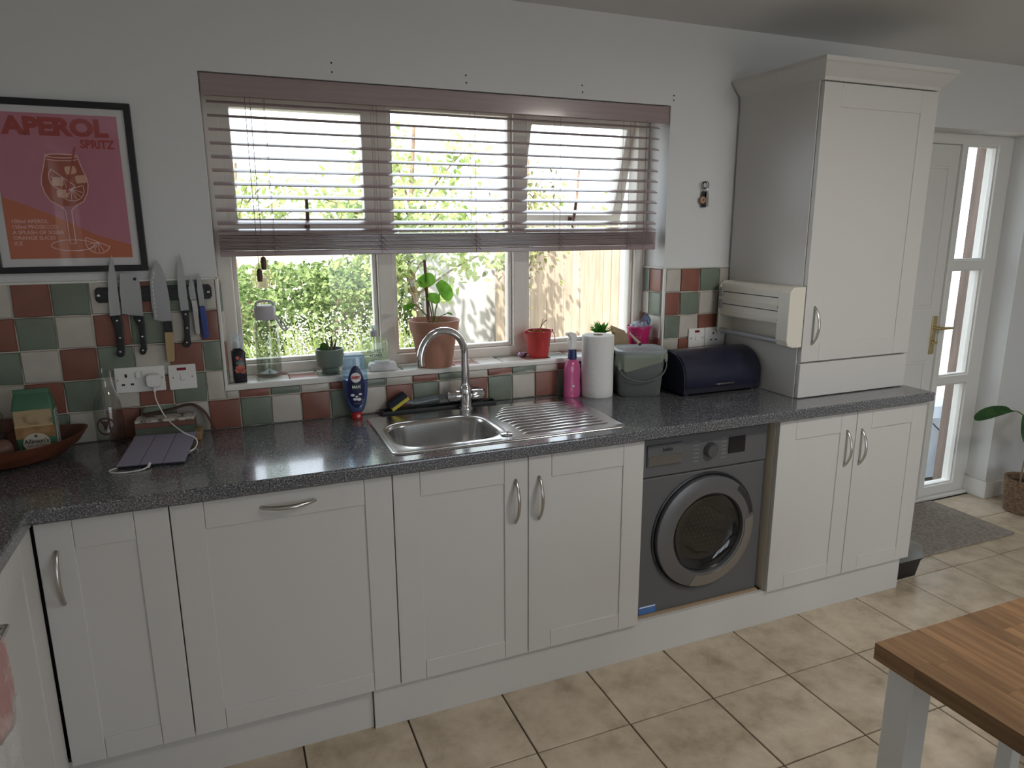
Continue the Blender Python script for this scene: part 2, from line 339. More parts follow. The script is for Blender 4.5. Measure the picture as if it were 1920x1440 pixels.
# ------------------------------------------------------------------ window
FY0, FY1 = .146, .215
win = struct(thing('window_1', 'three-light kitchen window with cream frame', 'window')); del win['category']
fr = MB().cells([WX0, .787, 1.304, 1.366, 1.868, 1.932, 2.452, WX1], [1.05, 1.10, 1.545, 1.585, 2.035, WZ1], lambda i, j: not ((i in (1, 5) and j in (1, 3)) or (i == 3 and j in (1, 2, 3))), FY0, FY1, 'y')
fr.build('frame', UPVC, win, bevel=.006, seg=2)
bead = MB()
for x0, x1, z0, z1 in ((.787, 1.304, 1.10, 1.545), (1.366, 1.868, 1.10, 2.035), (1.932, 2.452, 1.10, 1.545)):
    bead.cells([x0, x0+.016, x1-.016, x1], [z0, z0+.016, z1-.016, z1], lambda i, j: not (i == 1 and j == 1), FY0+.018, FY1-.012, 'y')
bead.build('glazing_bead', UPVC, win, bevel=.004)
for x0, x1, z0, z1 in ((.80, 1.29, 1.112, 1.533), (1.378, 1.856, 1.112, 2.023), (1.944, 2.44, 1.112, 1.533)):
    MB().box(x0, x1, .178, .183, z0, z1).build('pane', GLASS, win)
handm = mat('brown_window_handle', (.12, .05, .03), .35)
def sash(x0, x1, ang):
    zt, zb = 2.04, 1.575
    r = bpy.data.objects.new('sash', MB().cells([x0, x0+.045, x1-.045, x1], [zb-zt, zb-zt+.05, -.045, 0], lambda i, j: not (i == 1 and j == 1), 0, .05, 'y').mesh('sash', UPVC))
    COL.objects.link(r); r.parent = win; r.location = (0, FY0+.022 if ang else FY0+.004, zt); r.rotation_euler = (ang, 0, 0)
    b = r.modifiers.new('bevel', 'BEVEL'); b.width = .005; b.segments = 2; b.limit_method = 'ANGLE'
    MB().box(x0+.04, x1-.04, .022, .027, zb-zt+.045, -.04).build('pane', GLASS, r, world=False)
    xm = (x0+x1)/2+.01; h = MB().box(xm-.009, xm+.009, -.012, 0, zb-zt+.010, zb-zt+.045).tube([(xm, -.012, zb-zt+.02), (xm, -.03, zb-zt+.035), (xm, -.035, zb-zt+.06), (xm, -.033, zb-zt+.115)], [.006, .007, .007, .006], 8)
    h.build('handle', handm, r, world=False)
sash(.776, 1.312, 0); sash(1.922, 2.462, radians(17))
MB().tube([(2.2, .16, 1.572), (2.21, .26, 1.568), (2.22, .31, 1.60)], .004, 6).build('window_stay', handm, win)
# unseen patio window, added to light the room from behind the viewer
pw = struct(thing('window_2_added', 'added wide patio window in the unseen wall opposite the sink', 'window')); del pw['category']
MB().cells([PX0, PX0+.06, 2.66, 2.74, 3.46, 3.54, PX1-.06, PX1], [0, .07, 2.13, PZ1], lambda i, j: not (i in (1, 3, 5) and j == 1), YB-.16, YB-.09, 'y').build('frame', UPVC, pw, bevel=.004)
for x0, x1 in ((PX0+.05, 2.67), (2.73, 3.47), (3.53, PX1-.05)): MB().box(x0, x1, YB-.13, YB-.125, .06, 2.14).build('pane', GLASS, pw)
sw = struct(thing('window_3_added', 'added side window in the left wall, unseen behind the viewer', 'window')); del sw['category']  # out of view, put in to bring extra daylight from the left
MB().cells([-4.5, -4.44, -4.04, -3.96, -3.56, -3.5], [.9, .96, 2.14, 2.2], lambda i, j: not (i in (1, 3) and j == 1), XL-.16, XL-.09, 'x').build('frame', UPVC, sw, bevel=.004)
for y0, y1 in ((-4.45, -4.03), (-3.97, -3.55)): MB().box(XL-.13, XL-.125, y0, y1, .95, 2.15).build('pane', GLASS, sw)
# ------------------------------------------------------------------ back door + sidelight
DY = .12
dr = struct(thing('door_1', 'white panelled back door with brass handle and glazed side panel', 'door', (DX0, DY, 0))); del dr['category']
MB().cells([DX0, DX0+.05, 4.448, 4.492, 4.738, DX1], [0, .022, .075, .695, .745, 1.352, 1.405, 2.012, DZ1], lambda i, j: not ((i == 1 and 0 < j < 7) or (i == 3 and j in (2, 4, 6))), DY, DY+.075, 'y').build('frame', DOORW, dr, bevel=.005)
lf = MB().box(DX0+.052, 4.446, DY+.012, DY+.056, .024, 2.01).build('door_leaf', DOORW, dr, bevel=.003)
for z0, z1 in ((1.15, 1.90), (.18, .85)):
    MB().cells([DX0+.14, DX0+.155, 4.365, 4.38], [z0, z0+.015, z1-.015, z1], lambda i, j: not (i == 1 and j == 1), DY+.006, DY+.014, 'y').build('panel_moulding', DOORW, lf, bevel=.004)
brass = mat('brass', (.62, .50, .27), .3, 1)
h = MB().box(4.392, 4.428, DY+.004, DY+.012, .885, 1.10).cyl((4.41, DY+.012, 1.035), (4.41, DY-.035, 1.035), .009, n=12).tube([(4.41, DY-.035, 1.035), (4.46, DY-.037, 1.035), (4.51, DY-.034, 1.032)], [.009, .008, .007], 10).cyl((4.41, DY+.006, .955), (4.41, DY-.004, .955), .008, n=12)
h.build('handle', brass, lf, bevel=.002).modifiers[0].limit_method = 'ANGLE'
MB().box(4.41-.011, 4.41+.011, DY-.016, DY+.004, .945, .96).build('key', brass, lf)
for z0, z1 in ((.075, .695), (.745, 1.352), (1.405, 2.012)):
    MB().box(4.485, 4.745, DY+.034, DY+.039, z0-.006, z1+.006).build('pane', GLASS, dr)
    MB().cells([4.492, 4.500, 4.730, 4.738], [z0, z0+.008, z1-.008, z1], lambda i, j: not (i == 1 and j == 1), DY+.014, DY+.034, 'y').build('glazing_bead', DOORW, dr)
MB().box(DX1-.022, DX1-.001, DY+.077, .31, .0, 2.06).build('outer_lining', mat('grey_brown_timber', (.22, .16, .135), .8, var=.3, scale=6, stretch=(6, 6, .5)), dr)
MB().box(DX0, DX1-.017, DY-.03, DY-.001, 0, .02).build('threshold', DOORW, dr, bevel=.006)
cable = MB().tube(bez([(4.832, .11, .13), (4.829, .05, .12), (4.829, -.012, .112), (4.838, -.0205, .112), (4.95, -.0205, .118), (5.1, -.0205, .113), (5.5, -.0205, .116)], 6), .003, 6).build('wall_cable', mat('painted_cable', (.6, .57, .5), .5)); tag(cable, 'thin painted cable clipped above the skirting by the back door', 'cable')
# ================================================================== CABINETS AND WORKTOP
def shaker(name, parent, x0, x1, z0, z1, y=-.575, handle=None, st=.083, top=.08, bot=.065):
    """shaker door facing -y: four frame members with hairline joints round a recessed panel"""
    g = .0015; x0 += g; x1 -= g; e = .0007
    b = MB().box(x0, x0+st, y, y+.02, z0, z1).box(x1-st, x1, y, y+.02, z0, z1)
    b.box(x0+st+e, x1-st-e, y, y+.02, z1-top, z1).box(x0+st+e, x1-st-e, y, y+.02, z0, z0+bot).box(x0+.05, x1-.05, y+.0045, y+.018, z0+.04, z1-.04)
    d = b.build(name, CAB, parent, bevel=.002)
    if handle:
        kind, hx, hz = handle; L = .149
        pts = []
        for i in range(13):
            t = i/12; bow = sin(pi*t)**.75*.03
            pts.append((hx, y-bow, hz-L/2+L*t) if kind == 'v' else (hx-L/2+L*t, y-bow, hz))
        MB().tube([(pts[0][0], y+.002, pts[0][2])]+pts+[(pts[-1][0], y+.002, pts[-1][2])], [.006]*2+[.0058+.0012*sin(pi*i/10) for i in range(11)]+[.006]*2, 10, sq=.75).build('handle', NICKEL, d)
    return d
X = [.2553, .5653, 1.172, 1.6195, 2.0635, 2.6673, 3.069, 3.4706]; DT, DB = .862, .150
def carcass(parent, x0, x1, extra=0): return MB().box(x0+.001, x1-.001, -.553, -.03, .152, .868).build('body', CAB, parent)
c = thing('corner_cabinet', 'narrow white shaker base cabinet with vertical handle in the inner corner', 'cabinet', (X[0], -.3, 0))
carcass(c, X[0]-.003, X[1]); shaker('door', c, X[0], X[1], DB, DT, handle=('v', .299, .708))
c = thing('integrated_dishwasher', 'wide white shaker front with a single horizontal handle beside the sink unit', 'dishwasher', (X[1], -.3, 0))
carcass(c, X[1], X[2]); shaker('door', c, X[1], X[2], DB, DT, handle=('h', .871, .822))
c = thing('sink_cabinet', 'double-door white shaker base cabinet under the steel sink', 'cabinet', (X[2], -.3, 0))
MB().cells([X[2]+.001, X[2]+.019, X[4]-.019, X[4]-.001], [-.553, -.05, -.03], lambda i, j: not (i == 1 and j == 0), .17, .868, 'z').box(X[2]+.001, X[4]-.001, -.553, -.03, .152, .17).build('body', CAB, c)
shaker('door', c, X[2], X[3], DB, DT, handle=('v', 1.575, .716)); shaker('door', c, X[3], X[4], DB, DT, handle=('v', 1.659, .715))
c = thing('end_cabinet', 'double-door white shaker base cabinet to the right of the washing machine', 'cabinet', (X[5], -.3, 0))
MB().box(X[5]+.018, X[7]-.002, -.553, -.03, .152, .868).build('body', CAB, c); MB().box(X[5]-.001, X[5]+.017, -.553, -.03, .150, .868).build('side_panel', CABIN, c)
shaker('door', c, X[5], X[6], DB, DT, handle=('v', 3.02, .713)); shaker('door', c, X[6], X[7], DB, DT, handle=('v', 3.1, .709))
MB().box(X[7]-.001, X[7]+.004, -.553, -.03, .15, .868).build('end_panel', CAB, c)
# run along the left wall
c = thing('side_cabinet', 'white shaker cabinet under the worktop arm along the left wall', 'cabinet', (-.05, -1.25, 0))
MB().box(-.3, .230, -1.9, -.60, .15, .868).box(-.3, .18, -1.9, -.60, 0, .15).build('body', CAB, c); MB().box(.2305, .250, -.604, -.578, .15, .862).build('corner_post', CAB, c)
for y0, y1, hl in ((-.907, -.607, 0), (-1.505, -.910, .235), (-1.80, -1.508, 0)):
    st, top, bot, x = .083, .08, .065, .252
    b = MB().box(x-.02, x, y0, y0+st, DB, DT).box(x-.02, x, y1-st, y1, DB, DT).box(x-.02, x, y0+st+.0007, y1-st-.0007, DT-top, DT).box(x-.02, x, y0+st+.0007, y1-st-.0007, DB, DB+bot).box(x-.018, x-.0045, y0+.05, y1-.05, DB+.04, DT-.04)
    d = b.build('door', CAB, c, bevel=.002)
    pts = [(x, (y0+y1)/2-hl, .80), (x+.035, (y0+y1)/2-hl, .80), (x+.035, (y0+y1)/2+hl, .80), (x, (y0+y1)/2+hl, .80)]
    if hl: MB().tube(pts, .006, 8).build('handle', NICKEL, d)
# plinths
p = MB().box(.19, 1.083, -.548, -.53, 0, .148).build('plinth', CAB, bevel=.001); tag(p, 'white plinth under the dishwasher, stepping back from the longer plinth', 'plinth')
p = MB().box(1.0855, 3.44, -.5595, -.541, 0, .148).build('plinth', CAB, bevel=.001); tag(p, 'long white plinth running under the sink unit and washing machine', 'plinth')
# worktop (L-shape, hole for the sink bowl)
wx = [XL+.001, .264, 1.205, 1.60, 3.474]; wy = [-1.9, -.60, -.50, -.13, -.004]
w = MB().cells(wx, wy, lambda i, j: not ((j == 0 and i > 0) or (i == 2 and j == 2)), .871, .910, 'z').build('worktop', WORK, bevel=.006, seg=3); tag(w, 'dark grey speckled laminate worktop running round the corner', 'worktop')
# ------------------------------------------------------------------ sink
sk = thing('sink', 'stainless steel inset sink with a ribbed drainer', 'sink', (1.6, -.31, .91))
NB = 14
bowl = lambda s_, z, e=0: ring(.352-2*e, .285-2*e, max(.085-e*.6, .02), z, NB, 1.402, -.335)
def outer(w_, d_, r_, z): return ring(w_, d_, r_, z, NB, 1.6045, -.31)
rim = MB().loft([outer(.835, .462, .03, .9105), outer(.832, .459, .03, .9135), outer(.824, .451, .028, .9155), outer(.806, .433, .024, .9135), ring(.40, .335, .1, .9125, NB, 1.402, -.335)], False, False)
rim.loft([ring(.40, .335, .1, .9125, NB, 1.402, -.335), ring(.385, .318, .098, .9135, NB, 1.402, -.335), ring(.368, .300, .092, .913, NB, 1.402, -.335), bowl(0, .909), bowl(0, .90, .004)], False, False)
rim.build('rim', STEEL, sk)
bw = MB().loft([bowl(0, .90, .004), bowl(0, .88, .006), bowl(0, .80, .012), bowl(0, .765, .018), bowl(0, .75, .03), bowl(0, .744, .05), bowl(0, .741, .10)], False, True); bw.build('bowl', STEEL, sk)
for i in range(11):
    y = -.145-i*.0335; L0 = 1.63+.012*(1 if i > 5 else 0)-(.06*max(0, 1-abs(i-0)/3) if i < 3 else 0)*-1; L1 = 1.975
    pr = [(y-.0065, .913), (y-.004, .9168), (y, .918), (y+.004, .9168), (y+.0065, .913)]
    MB().loft([[(L0, a, .9125) for a, z in pr], [(L0+.02, a, z) for a, z in pr], [(L1-.02, a, z-.001) for a, z in pr], [(L1, a, .9125) for a, z in pr]]).build('drainer_rib', STEEL, sk)
MB().lathe([(.021, 0), (.021, .003), (.018, .005), (.0, .0055)], (1.585, -.47, .9135), 20, cap1=False).build('waste_knob', CHROME, sk)
MB().lathe([(.04, 0), (.042, .003), (.03, .004), (.012, .001), (0, .001)], (1.402, -.335, .7415), 20, cap1=False).build('plug', CHROME, sk)
MB().cyl((1.5645, -.33, .855), (1.568, -.33, .855), .013, n=14).build('overflow', mat('dark_hole', (.02, .02, .02), .6), sk)
# ------------------------------------------------------------------ mixer tap
tp = thing('mixer_tap', 'chrome swan-neck mixer tap with two side levers behind the sink', 'tap', (1.571, -.088, .9135))
tx, ty = 1.571, -.088
MB().lathe([(.027, 0), (.027, .006), (.0235, .010), (.0235, .05), (.0245, .055), (.0245, .075), (.0215, .085), (.0175, .09), (.0165, .1)], (tx, ty, .9135), 24).build('body', CHROME, tp)
arc = [(tx, ty, 1.0), (tx, ty, 1.07)]; R = .098; dx, dy = -.955, -.297
for i in range(17):
    a = pi*i/16*1.03; arc.append((tx+dx*R*(1-cos(a)), ty+dy*R*(1-cos(a)), 1.125+R*sin(a)))
MB().tube(arc+[(arc[-1][0]+.001, arc[-1][1], arc[-1][2]-.012)], [.0155]*2+[.0135]*18, 14).build('spout', CHROME, tp)
for sgn in (-1, 1):
    l = MB().tube([(tx+sgn*.015, ty, .966), (tx+sgn*.034, ty, .966)], .013, 14).tube([(tx+sgn*.024, ty, .966), (tx+sgn*.026, ty, .966), (tx+sgn*.067, ty, .966), (tx+sgn*.0695, ty, .966)], [.0185, .0205, .0205, .0185], 24)
    l.tube([(tx+sgn*.069, ty, .966), (tx+sgn*.0735, ty, .966)], [.015, .013], 16)
    l.build('lever', CHROME, tp)
# ------------------------------------------------------------------ washing machine
wm = thing('washing_machine', 'dark grey front-loading washing machine between the cabinets', 'washing machine', (2.355, -.25, 0))
GREY = mat('graphite_enamel', (.105, .106, .11), .38); GREYD = mat('graphite_dark', (.02, .02, .022), .3)
a, b, yf = 2.0665, 2.649, -.530
MB().box(a, b, yf, -.04, .01, .70).build('body', GREY, wm, bevel=.006); pnl = MB().box(a, b, yf-.004, -.04, .703, .848).build('control_panel', GREY, wm, bevel=.006)
cx, cz = 2.372, .455
R = lambda r, y, n=48: [(cx+r*cos(2*pi*i/n), y, cz+r*sin(2*pi*i/n)) for i in range(n)]
MB().loft([R(.236, yf+.002), R(.236, yf-.004), R(.23, yf-.006), R(.222, yf-.001)], False, False).build('door_gasket', GREYD, wm)
dm = mat('door_ring_silver_grey', (.16, .16, .165), .3, .5)
dring = MB().loft([R(.222, yf-.001), R(.2245, yf-.014), R(.2215, yf-.021), R(.167, yf-.036), R(.161, yf-.034), R(.158, yf-.018), R(.155, yf+.004)], False, False).build('door', dm, wm)
MB().loft([R(.1585, yf-.02), R(.15, yf-.022), R(.13, yf-.006), R(.10, yf-.005), R(.05, yf-.0045), R(.01, yf-.0045)], False, True).build('door_glass', thin('dark_door_glass', (.42, .42, .43), .5), dring)
MB().loft([R(.20, yf-.0005), R(.165, yf-.0008), R(.155, yf-.0008)], False, False).build('seal', GREYD, wm)
dru = MB().loft([R(.153, yf-.0012), R(.06, yf-.0016)], False, True).build('drum_opening', mat('drum_dark', (.03, .03, .032), .3, .3), wm)
holes = MB()
for i in range(11):
    for j in range(11):
        px, pz = (i-5)*.02+(j % 2)*.01, (j-5)*.0185
        if math.hypot(px, pz) < .10: holes.ext([(cx+px+.0021*cos(t*pi/3), cz+pz+.0021*sin(t*pi/3)) for t in range(6)], yf-.0030, yf-.0012, 'y')
ho = holes.build('drum_perforation', mat('drum_steel_dot', (.28, .28, .28), .25, 1), wm); ho['kind'] = 'stuff'
cone = lambda r: yf-.036+(r-.167)/.0545*.015   # sloping face of the door ring
# silver lower-right part of the ring and the pull recess
def arcband(a0, a1, r0, r1, y, t, n=28):
    rr = []
    for i in range(n+1):
        q = a0+(a1-a0)*i/n; rr.append([(cx+r*cos(q), yy, cz+r*sin(q)) for r, yy in ((r0, cone(r0)+.004), (r0, cone(r0)-t), (r1, cone(r1)-t), (r1, cone(r1)+.004))])
    return MB().loft(rr)
arcband(radians(-108), radians(10), .169, .220, 0, .0015).build('door_trim', mat('brushed_door_trim', (.36, .36, .37), .28, .9), dring)
arcband(radians(13), radians(50), .199, .2195, 0, .0012).build('door_pull', GREYD, dring)
MB().box(2.100, 2.252, yf-.010, yf-.003, .745, .826).build('detergent_drawer', GREY, pnl, bevel=.003)
MB().box(2.104, 2.248, yf-.012, yf-.0095, .750, .785).build('drawer_recess', mat('drawer_silver', (.22, .21, .20), .25, .8), pnl, bevel=.001)
text('brand_lettering', 'beko', .022, mat('dark_print', (.02, .02, .022), .5), pnl, (2.185, yf-.0108, .806), bold=.0006)
MB().tube([(2.378, yf-.003, .778), (2.378, yf-.022, .778), (2.378, yf-.026, .778)], [.030, .027, .024], 28).build('dial', mat('dial_grey', (.14, .14, .145), .3, .6), pnl)
MB().box(2.462, 2.540, yf-.007, yf-.003, .752, .816).build('display', mat('display_black', (.006, .006, .01), .12), pnl, bevel=.001)
pm = mat('panel_print', (.20, .20, .21), .5)
for sgn in (-1, 1):
    for i in range(6):
        x0 = 2.378+sgn*.052; z = .816-i*.0155; MB().box(x0, x0+sgn*.022, yf-.0047, yf-.0039, z, z+.0035).build('programme_mark', pm, pnl)
st = MB().box(2.094, 2.168, yf-.0015, yf+.0005, .157, .190).build('energy_sticker', mat('blue_sticker', (.06, .16, .42), .4), wm); MB().box(2.096, 2.166, yf-.0022, yf-.0014, .1835, .188).build('sticker_stripe', WHITE, st)
MB().box(a, b, -.542, -.532, .149, .156).build('base_strip', mat('raw_chipboard', (.35, .25, .15), .8), wm)
# ------------------------------------------------------------------ tall boiler cabinet
tc_ = thing('tall_cabinet', 'tall white wall cupboard with cornice standing on the worktop', 'cupboard', (3.15, -.23, .91))
TL, TR, TY = 2.848, 3.451, -.467
MB().box(TL, TR, TY+.022, -.013, .911, 2.125).build('body', CAB, tc_, bevel=.001)
shaker('door', tc_, TL+.002, TR, 1.060, 2.108, TY, handle=('v', 2.90, 1.205), st=.09, top=.085, bot=.075)
dw = MB().box(TL+.003, TR-.002, TY, TY+.02, .913, 1.053).build('drawer_front', CAB, tc_, bevel=.003)
cn = MB()
def corn(e, z): return [(TL-e, -.013, z), (TL-e, TY-e, z), (TR+e, TY-e, z), (TR+e, -.013, z)]
cn.loft([corn(.002, 2.112), corn(.004, 2.125), corn(.018, 2.14), corn(.038, 2.165), corn(.045, 2.17), corn(.045, 2.186)], True, True, sm=False)
cn.build('cornice', CAB, tc_, bevel=.002)
# ================================================================== BLIND
bl = thing('venetian_blind', 'mauve-brown wooden venetian blind half raised in the kitchen window', 'blind', (1.62, .05, 2.0))
MB().box(WX0+.004, WX1-.004, .004, .016, 2.004, 2.071).box(WX0+.004, WX1-.004, .004, .03, 2.066, 2.0712).build('valance', SLATM, bl, bevel=.003)
MB().box(.752, 2.478, .03, .075, 2.028, 2.068).build('head_rail', SLATM, bl)
def slat_mesh(L=1.726):
    pr = [(.025*(-1+2*i/6), .0028*(1-((-1+2*i/6))**2)) for i in range(7)]
    prof = [(y, z) for y, z in pr]+[(y, z-.0026) for y, z in reversed(pr)]
    return MB().ext(prof, -L/2, L/2, 'x', sm=True).mesh('slat', SLATM)
sm_ = slat_mesh()
def put_slat(z, dy=0, tilt=0, dx=0):
    o = bpy.data.objects.new('slat', sm_); COL.objects.link(o); o.parent = bl; o.location = (1.615-1.62+dx, .052-.05+dy, z-2.0); o.rotation_euler = (tilt, 0, 0)
for i in range(10): put_slat(1.994-.0427*i, tilt=radians(random.uniform(-1, 1)+15))
put_slat(1.584, tilt=radians(13))
for i in range(12): put_slat(1.519+.0046*i, dy=random.uniform(-.002, .002), dx=random.uniform(-.002, .002), tilt=radians(random.uniform(-1, 1)))
MB().box(.752, 2.478, .026, .078, 1.4965, 1.515).build('bottom_rail', SLATM, bl, bevel=.003)
cordm = mat('mauve_cord', (.25, .17, .16), .7)
for lx in (.93, 1.30, 1.665, 2.02, 2.335):
    MB().tube([(lx, .024, 2.03), (lx, .024, 1.50)], .0008, 5).build('ladder_cord', cordm, bl); MB().tube([(lx, .080, 2.03), (lx, .080, 1.50)], .0008, 5).build('ladder_cord', cordm, bl)
    for q in range(3):
        z0 = 1.512+.018*q; MB().tube(bez([(lx-.012, .0225, z0+.02), (lx+.004, .0200, z0+.008), (lx+.018, .0225, z0-.004)], 4), .001, 5).build('slack_cord', cordm, bl)
tasm = mat('brown_wood_tassel', (.10, .04, .028), .4)
for lx, ze in ((.868, 1.452), (.884, 1.492)):
    c_ = MB().tube([(lx, .0, 2.01), (lx, -.002, 1.8), (lx+.002, -.002, ze)], .0011, 5).build('lift_cord', cordm, bl)
    MB().lathe([(.004, 0), (.0085, -.006), (.0095, -.02), (.0085, -.042), (.006, -.044)], (lx+.002, -.002, ze+.004), 10).build('tassel', tasm, c_)
c_ = MB().tube(bez([(2.395, .0, 2.01), (2.395, -.002, 1.7), (2.398, -.002, 1.4), (2.395, -.002, 1.24)], 6), .0013, 5).build('tilt_cord', cordm, bl); MB().lathe([(.002, 0), (.004, -.008), (.004, -.03), (.002, -.032)], (2.395, -.002, 1.24), 8).build('cord_end', tasm, c_)
# ================================================================== POSTER
ps = thing('framed_poster', 'black-framed pink cocktail poster on the wall above the knives', 'poster', (.331, -.01, 1.71))
MB().cells([.128, .147, .517, .536], [1.459, 1.478, 1.942, 1.961], lambda i, j: not (i == 1 and j == 1), -.0205, -.002, 'y').build('frame', mat('black_frame', (.012, .011, .013), .35), ps, bevel=.0015)
MB().box(.146, .518, -.012, -.006, 1.477, 1.943).build('mount', mat('white_mount', (.74, .72, .69), .7), ps)
PK = mat('poster_pink', (.56, .215, .275), .6); OR = mat('poster_orange', (.58, .17, .08), .6); DR = mat('poster_red', (.42, .065, .055), .6); LP = mat('poster_line_pink', (.85, .56, .52), .6); AM = mat('poster_amber', (.42, .10, .055), .6); IC = mat('poster_ice', (.78, .45, .30), .6)
MB().box(.171, .4955, -.0135, -.012, 1.502, 1.922).build('print', PK, ps); yp = -.0137
def flat(poly, m, name, t=.0003, y=None):
    global yp
    yp -= .0001; MB().ext(poly, yp-.00012, yp+.0001, 'y').build(name, m, ps)
flat([(.1712, 1.5022), (.4953, 1.5022), (.4953, 1.541), (.4, 1.573), (.3, 1.628), (.22, 1.664), (.1712, 1.683)], OR, 'printed_hill')
text('title_lettering', 'APEROL', .066, DR, ps, (.334, -.0142, 1.883), bold=.0036, sx=1.12)
text('subtitle_lettering', 'SPRITZ', .034, DR, ps, (.436, -.0142, 1.838), bold=.0012, sx=.86)
for i, t_ in enumerate(('100ml APEROL', '150ml PROSECCO', 'A SPLASH OF SODA', 'ORANGE SLICES', 'ICE')):
    text('recipe_lettering', t_, .0152, LP, ps, (.186, -.0142, 1.612-.0162*i), align='LEFT', sx=.98, bold=.0002)
gx = .338
def gp(side, z): return z
prof = [(.040, 1.806), (.048, 1.775), (.0585, 1.74), (.0605, 1.72), (.056, 1.697), (.043, 1.672), (.02, 1.658)]
flat([(gx+r*.97, z) for r, z in prof[0:]]+[(gx-r*.97, z) for r, z in reversed(prof)], AM, 'printed_drink')
def line(pts, w, m, name='printed_line'):
    P = [Vector((p[0], p[1])) for p in pts]; L, R_ = [], []
    for i, p in enumerate(P):
        t = (P[min(i+1, len(P)-1)]-P[max(i-1, 0)]).normalized(); n = Vector((-t.y, t.x))*w/2; L.append(p+n); R_.append(p-n)
    flat([tuple(p) for p in L]+[tuple(p) for p in reversed(R_)], m, name)
for ix, iz, r_ in ((.357, 1.763, .2), (.320, 1.728, -.1), (.381, 1.737, .1), (.328, 1.694, 0)):
    flat([(ix+cos(r_)*u-sin(r_)*v, iz+sin(r_)*u+cos(r_)*v) for u, v in rrect(.029, .023, .005, 2)], IC, 'printed_ice')
def orange(ox, oz, R_, a0, m=LP):
    pts = [(ox+R_*cos(a0+pi*i/14), oz+R_*sin(a0+pi*i/14)) for i in range(15)]
    line(pts, .0022, m); line([pts[0], pts[-1]], .0022, m)
    for i in (3, 5, 7, 9, 11): line([(ox, oz), (ox+(pts[i][0]-ox)*.9, oz+(pts[i][1]-oz)*.9)], .0016, m)
orange(.335, 1.741, .037, pi*.78); orange(.352, 1.707, .034, pi*1.12); 
for s_ in (-1, 1):
    line([(gx+s_*r, z) for r, z in prof]+[(gx+s_*.008, 1.645), (gx+s_*.0075, 1.546)], .0024, LP)
line([(gx+.040*cos(a), 1.803+.0055*sin(a)) for a in [2*pi*i/24 for i in range(25)]], .0024, LP); line([(gx+.040*cos(a), 1.795+.0055*sin(a)) for a in [pi+pi*i/12 for i in range(13)]], .002, LP)
line([(gx+.058*cos(a), 1.541+.0165*sin(a)) for a in [2*pi*i/30 for i in range(31)]], .0024, LP); line([(gx-.0075, 1.546), (gx+.0075, 1.546)], .002, LP)
line([(.376, 1.829), (.34, 1.697)], .0042, DR, 'printed_straw'); orange(.405, 1.550, .034, pi*.86)
MB().box(.1465, .5175, -.0165, -.0155, 1.4775, 1.9425).build('glazing', thin('poster_glass', (.97, .97, .98), .0), ps)
# ================================================================== KNIVES
kr = thing('magnetic_knife_rack', 'black magnetic knife rack screwed to the tiles under the poster', 'knife rack', (.547, -.012, 1.385))
MB().ext([(.378, 1.372), (.385, 1.362), (.708, 1.362), (.715, 1.372), (.715, 1.400), (.708, 1.410), (.385, 1.410), (.378, 1.400)], -.022, -.0115, 'y').build('bar', BLACK, kr, bevel=.002)
MB().box(.40, .693, -.0235, -.0215, 1.378, 1.384).build('magnet_strip', GREYD, kr); MB().box(.40, .693, -.0235, -.0215, 1.389, 1.395).build('magnet_strip', GREYD, kr)
for x_ in (.388, .705): MB().lathe([(.005, 0), (.0045, .002), (0, .0025)], (0, 0, 0), 10, cap1=False).build('screw', CHROME, kr, world=False); kr.children[-1].location = (x_-.547, -.0225+.012, 0); kr.children[-1].rotation_euler = (pi/2, 0, 0)
yk = -.0245
def knife(name, label, blade, handle, hm_, rivets=(), bolster=None, hole=None, thick=.009, extra=None):
    k = thing(name, label, 'knife', (sum(p[0] for p in blade)/len(blade), yk, handle[0][1]), group='knives on the magnetic rack')
    MB().ext(blade, yk-.0012, yk+.0008, 'y').build('blade', BLADE, k)
    h_ = MB().ext(handle, yk-thick/2-.003, yk+thick/2-.003, 'y').build('handle', hm_, k, bevel=.003)
    for rx, rz in rivets:
        r_ = MB().lathe([(.0034, 0), (.003, .0012), (0, .0014)], (0, 0, 0), 10, cap1=False).build('rivet', CHROME, h_, world=False); r_.location = Vector((rx, yk-thick/2-.003, rz))-k.location; r_.rotation_euler = (pi/2, 0, 0)
    if bolster: MB().ext(bolster, yk-thick/2-.0035, yk+thick/2-.0025, 'y').build('ferrule', BLACK, k, bevel=.001)
    if hole: o_ = MB().cyl((hole[0], yk-.0016, hole[1]), (hole[0], yk-.001, hole[1]), .005, n=14).build('hang_hole', hm, k)
    return k
knife('kitchen_knife', 'long curved carving knife with black riveted handle, leftmost on the rack', [(.412, 1.32), (.414, 1.38), (.419, 1.43), (.427, 1.475), (.438, 1.512), (.441, 1.49), (.443, 1.45), (.443, 1.40), (.443, 1.34), (.442, 1.322)],
      [(.412, 1.32), (.442, 1.322), (.445, 1.30), (.443, 1.25), (.442, 1.205), (.438, 1.19), (.424, 1.186), (.414, 1.196), (.422, 1.21), (.423, 1.25), (.420, 1.29), (.414, 1.31)], BLACK, ((.431, 1.305), (.433, 1.25), (.429, 1.205)))
knife('cleaver', 'broad rectangular cleaver with black handle hanging on the rack', [(.4475, 1.325), (.448, 1.40), (.4555, 1.452), (.505, 1.447), (.508, 1.40), (.506, 1.33), (.506, 1.315)],
      [(.476, 1.316), (.507, 1.316), (.508, 1.29), (.505, 1.24), (.506, 1.21), (.500, 1.192), (.487, 1.190), (.482, 1.20), (.489, 1.22), (.489, 1.28), (.482, 1.30)], BLACK, ((.494, 1.302), (.497, 1.25), (.494, 1.205)), hole=(.494, 1.434))
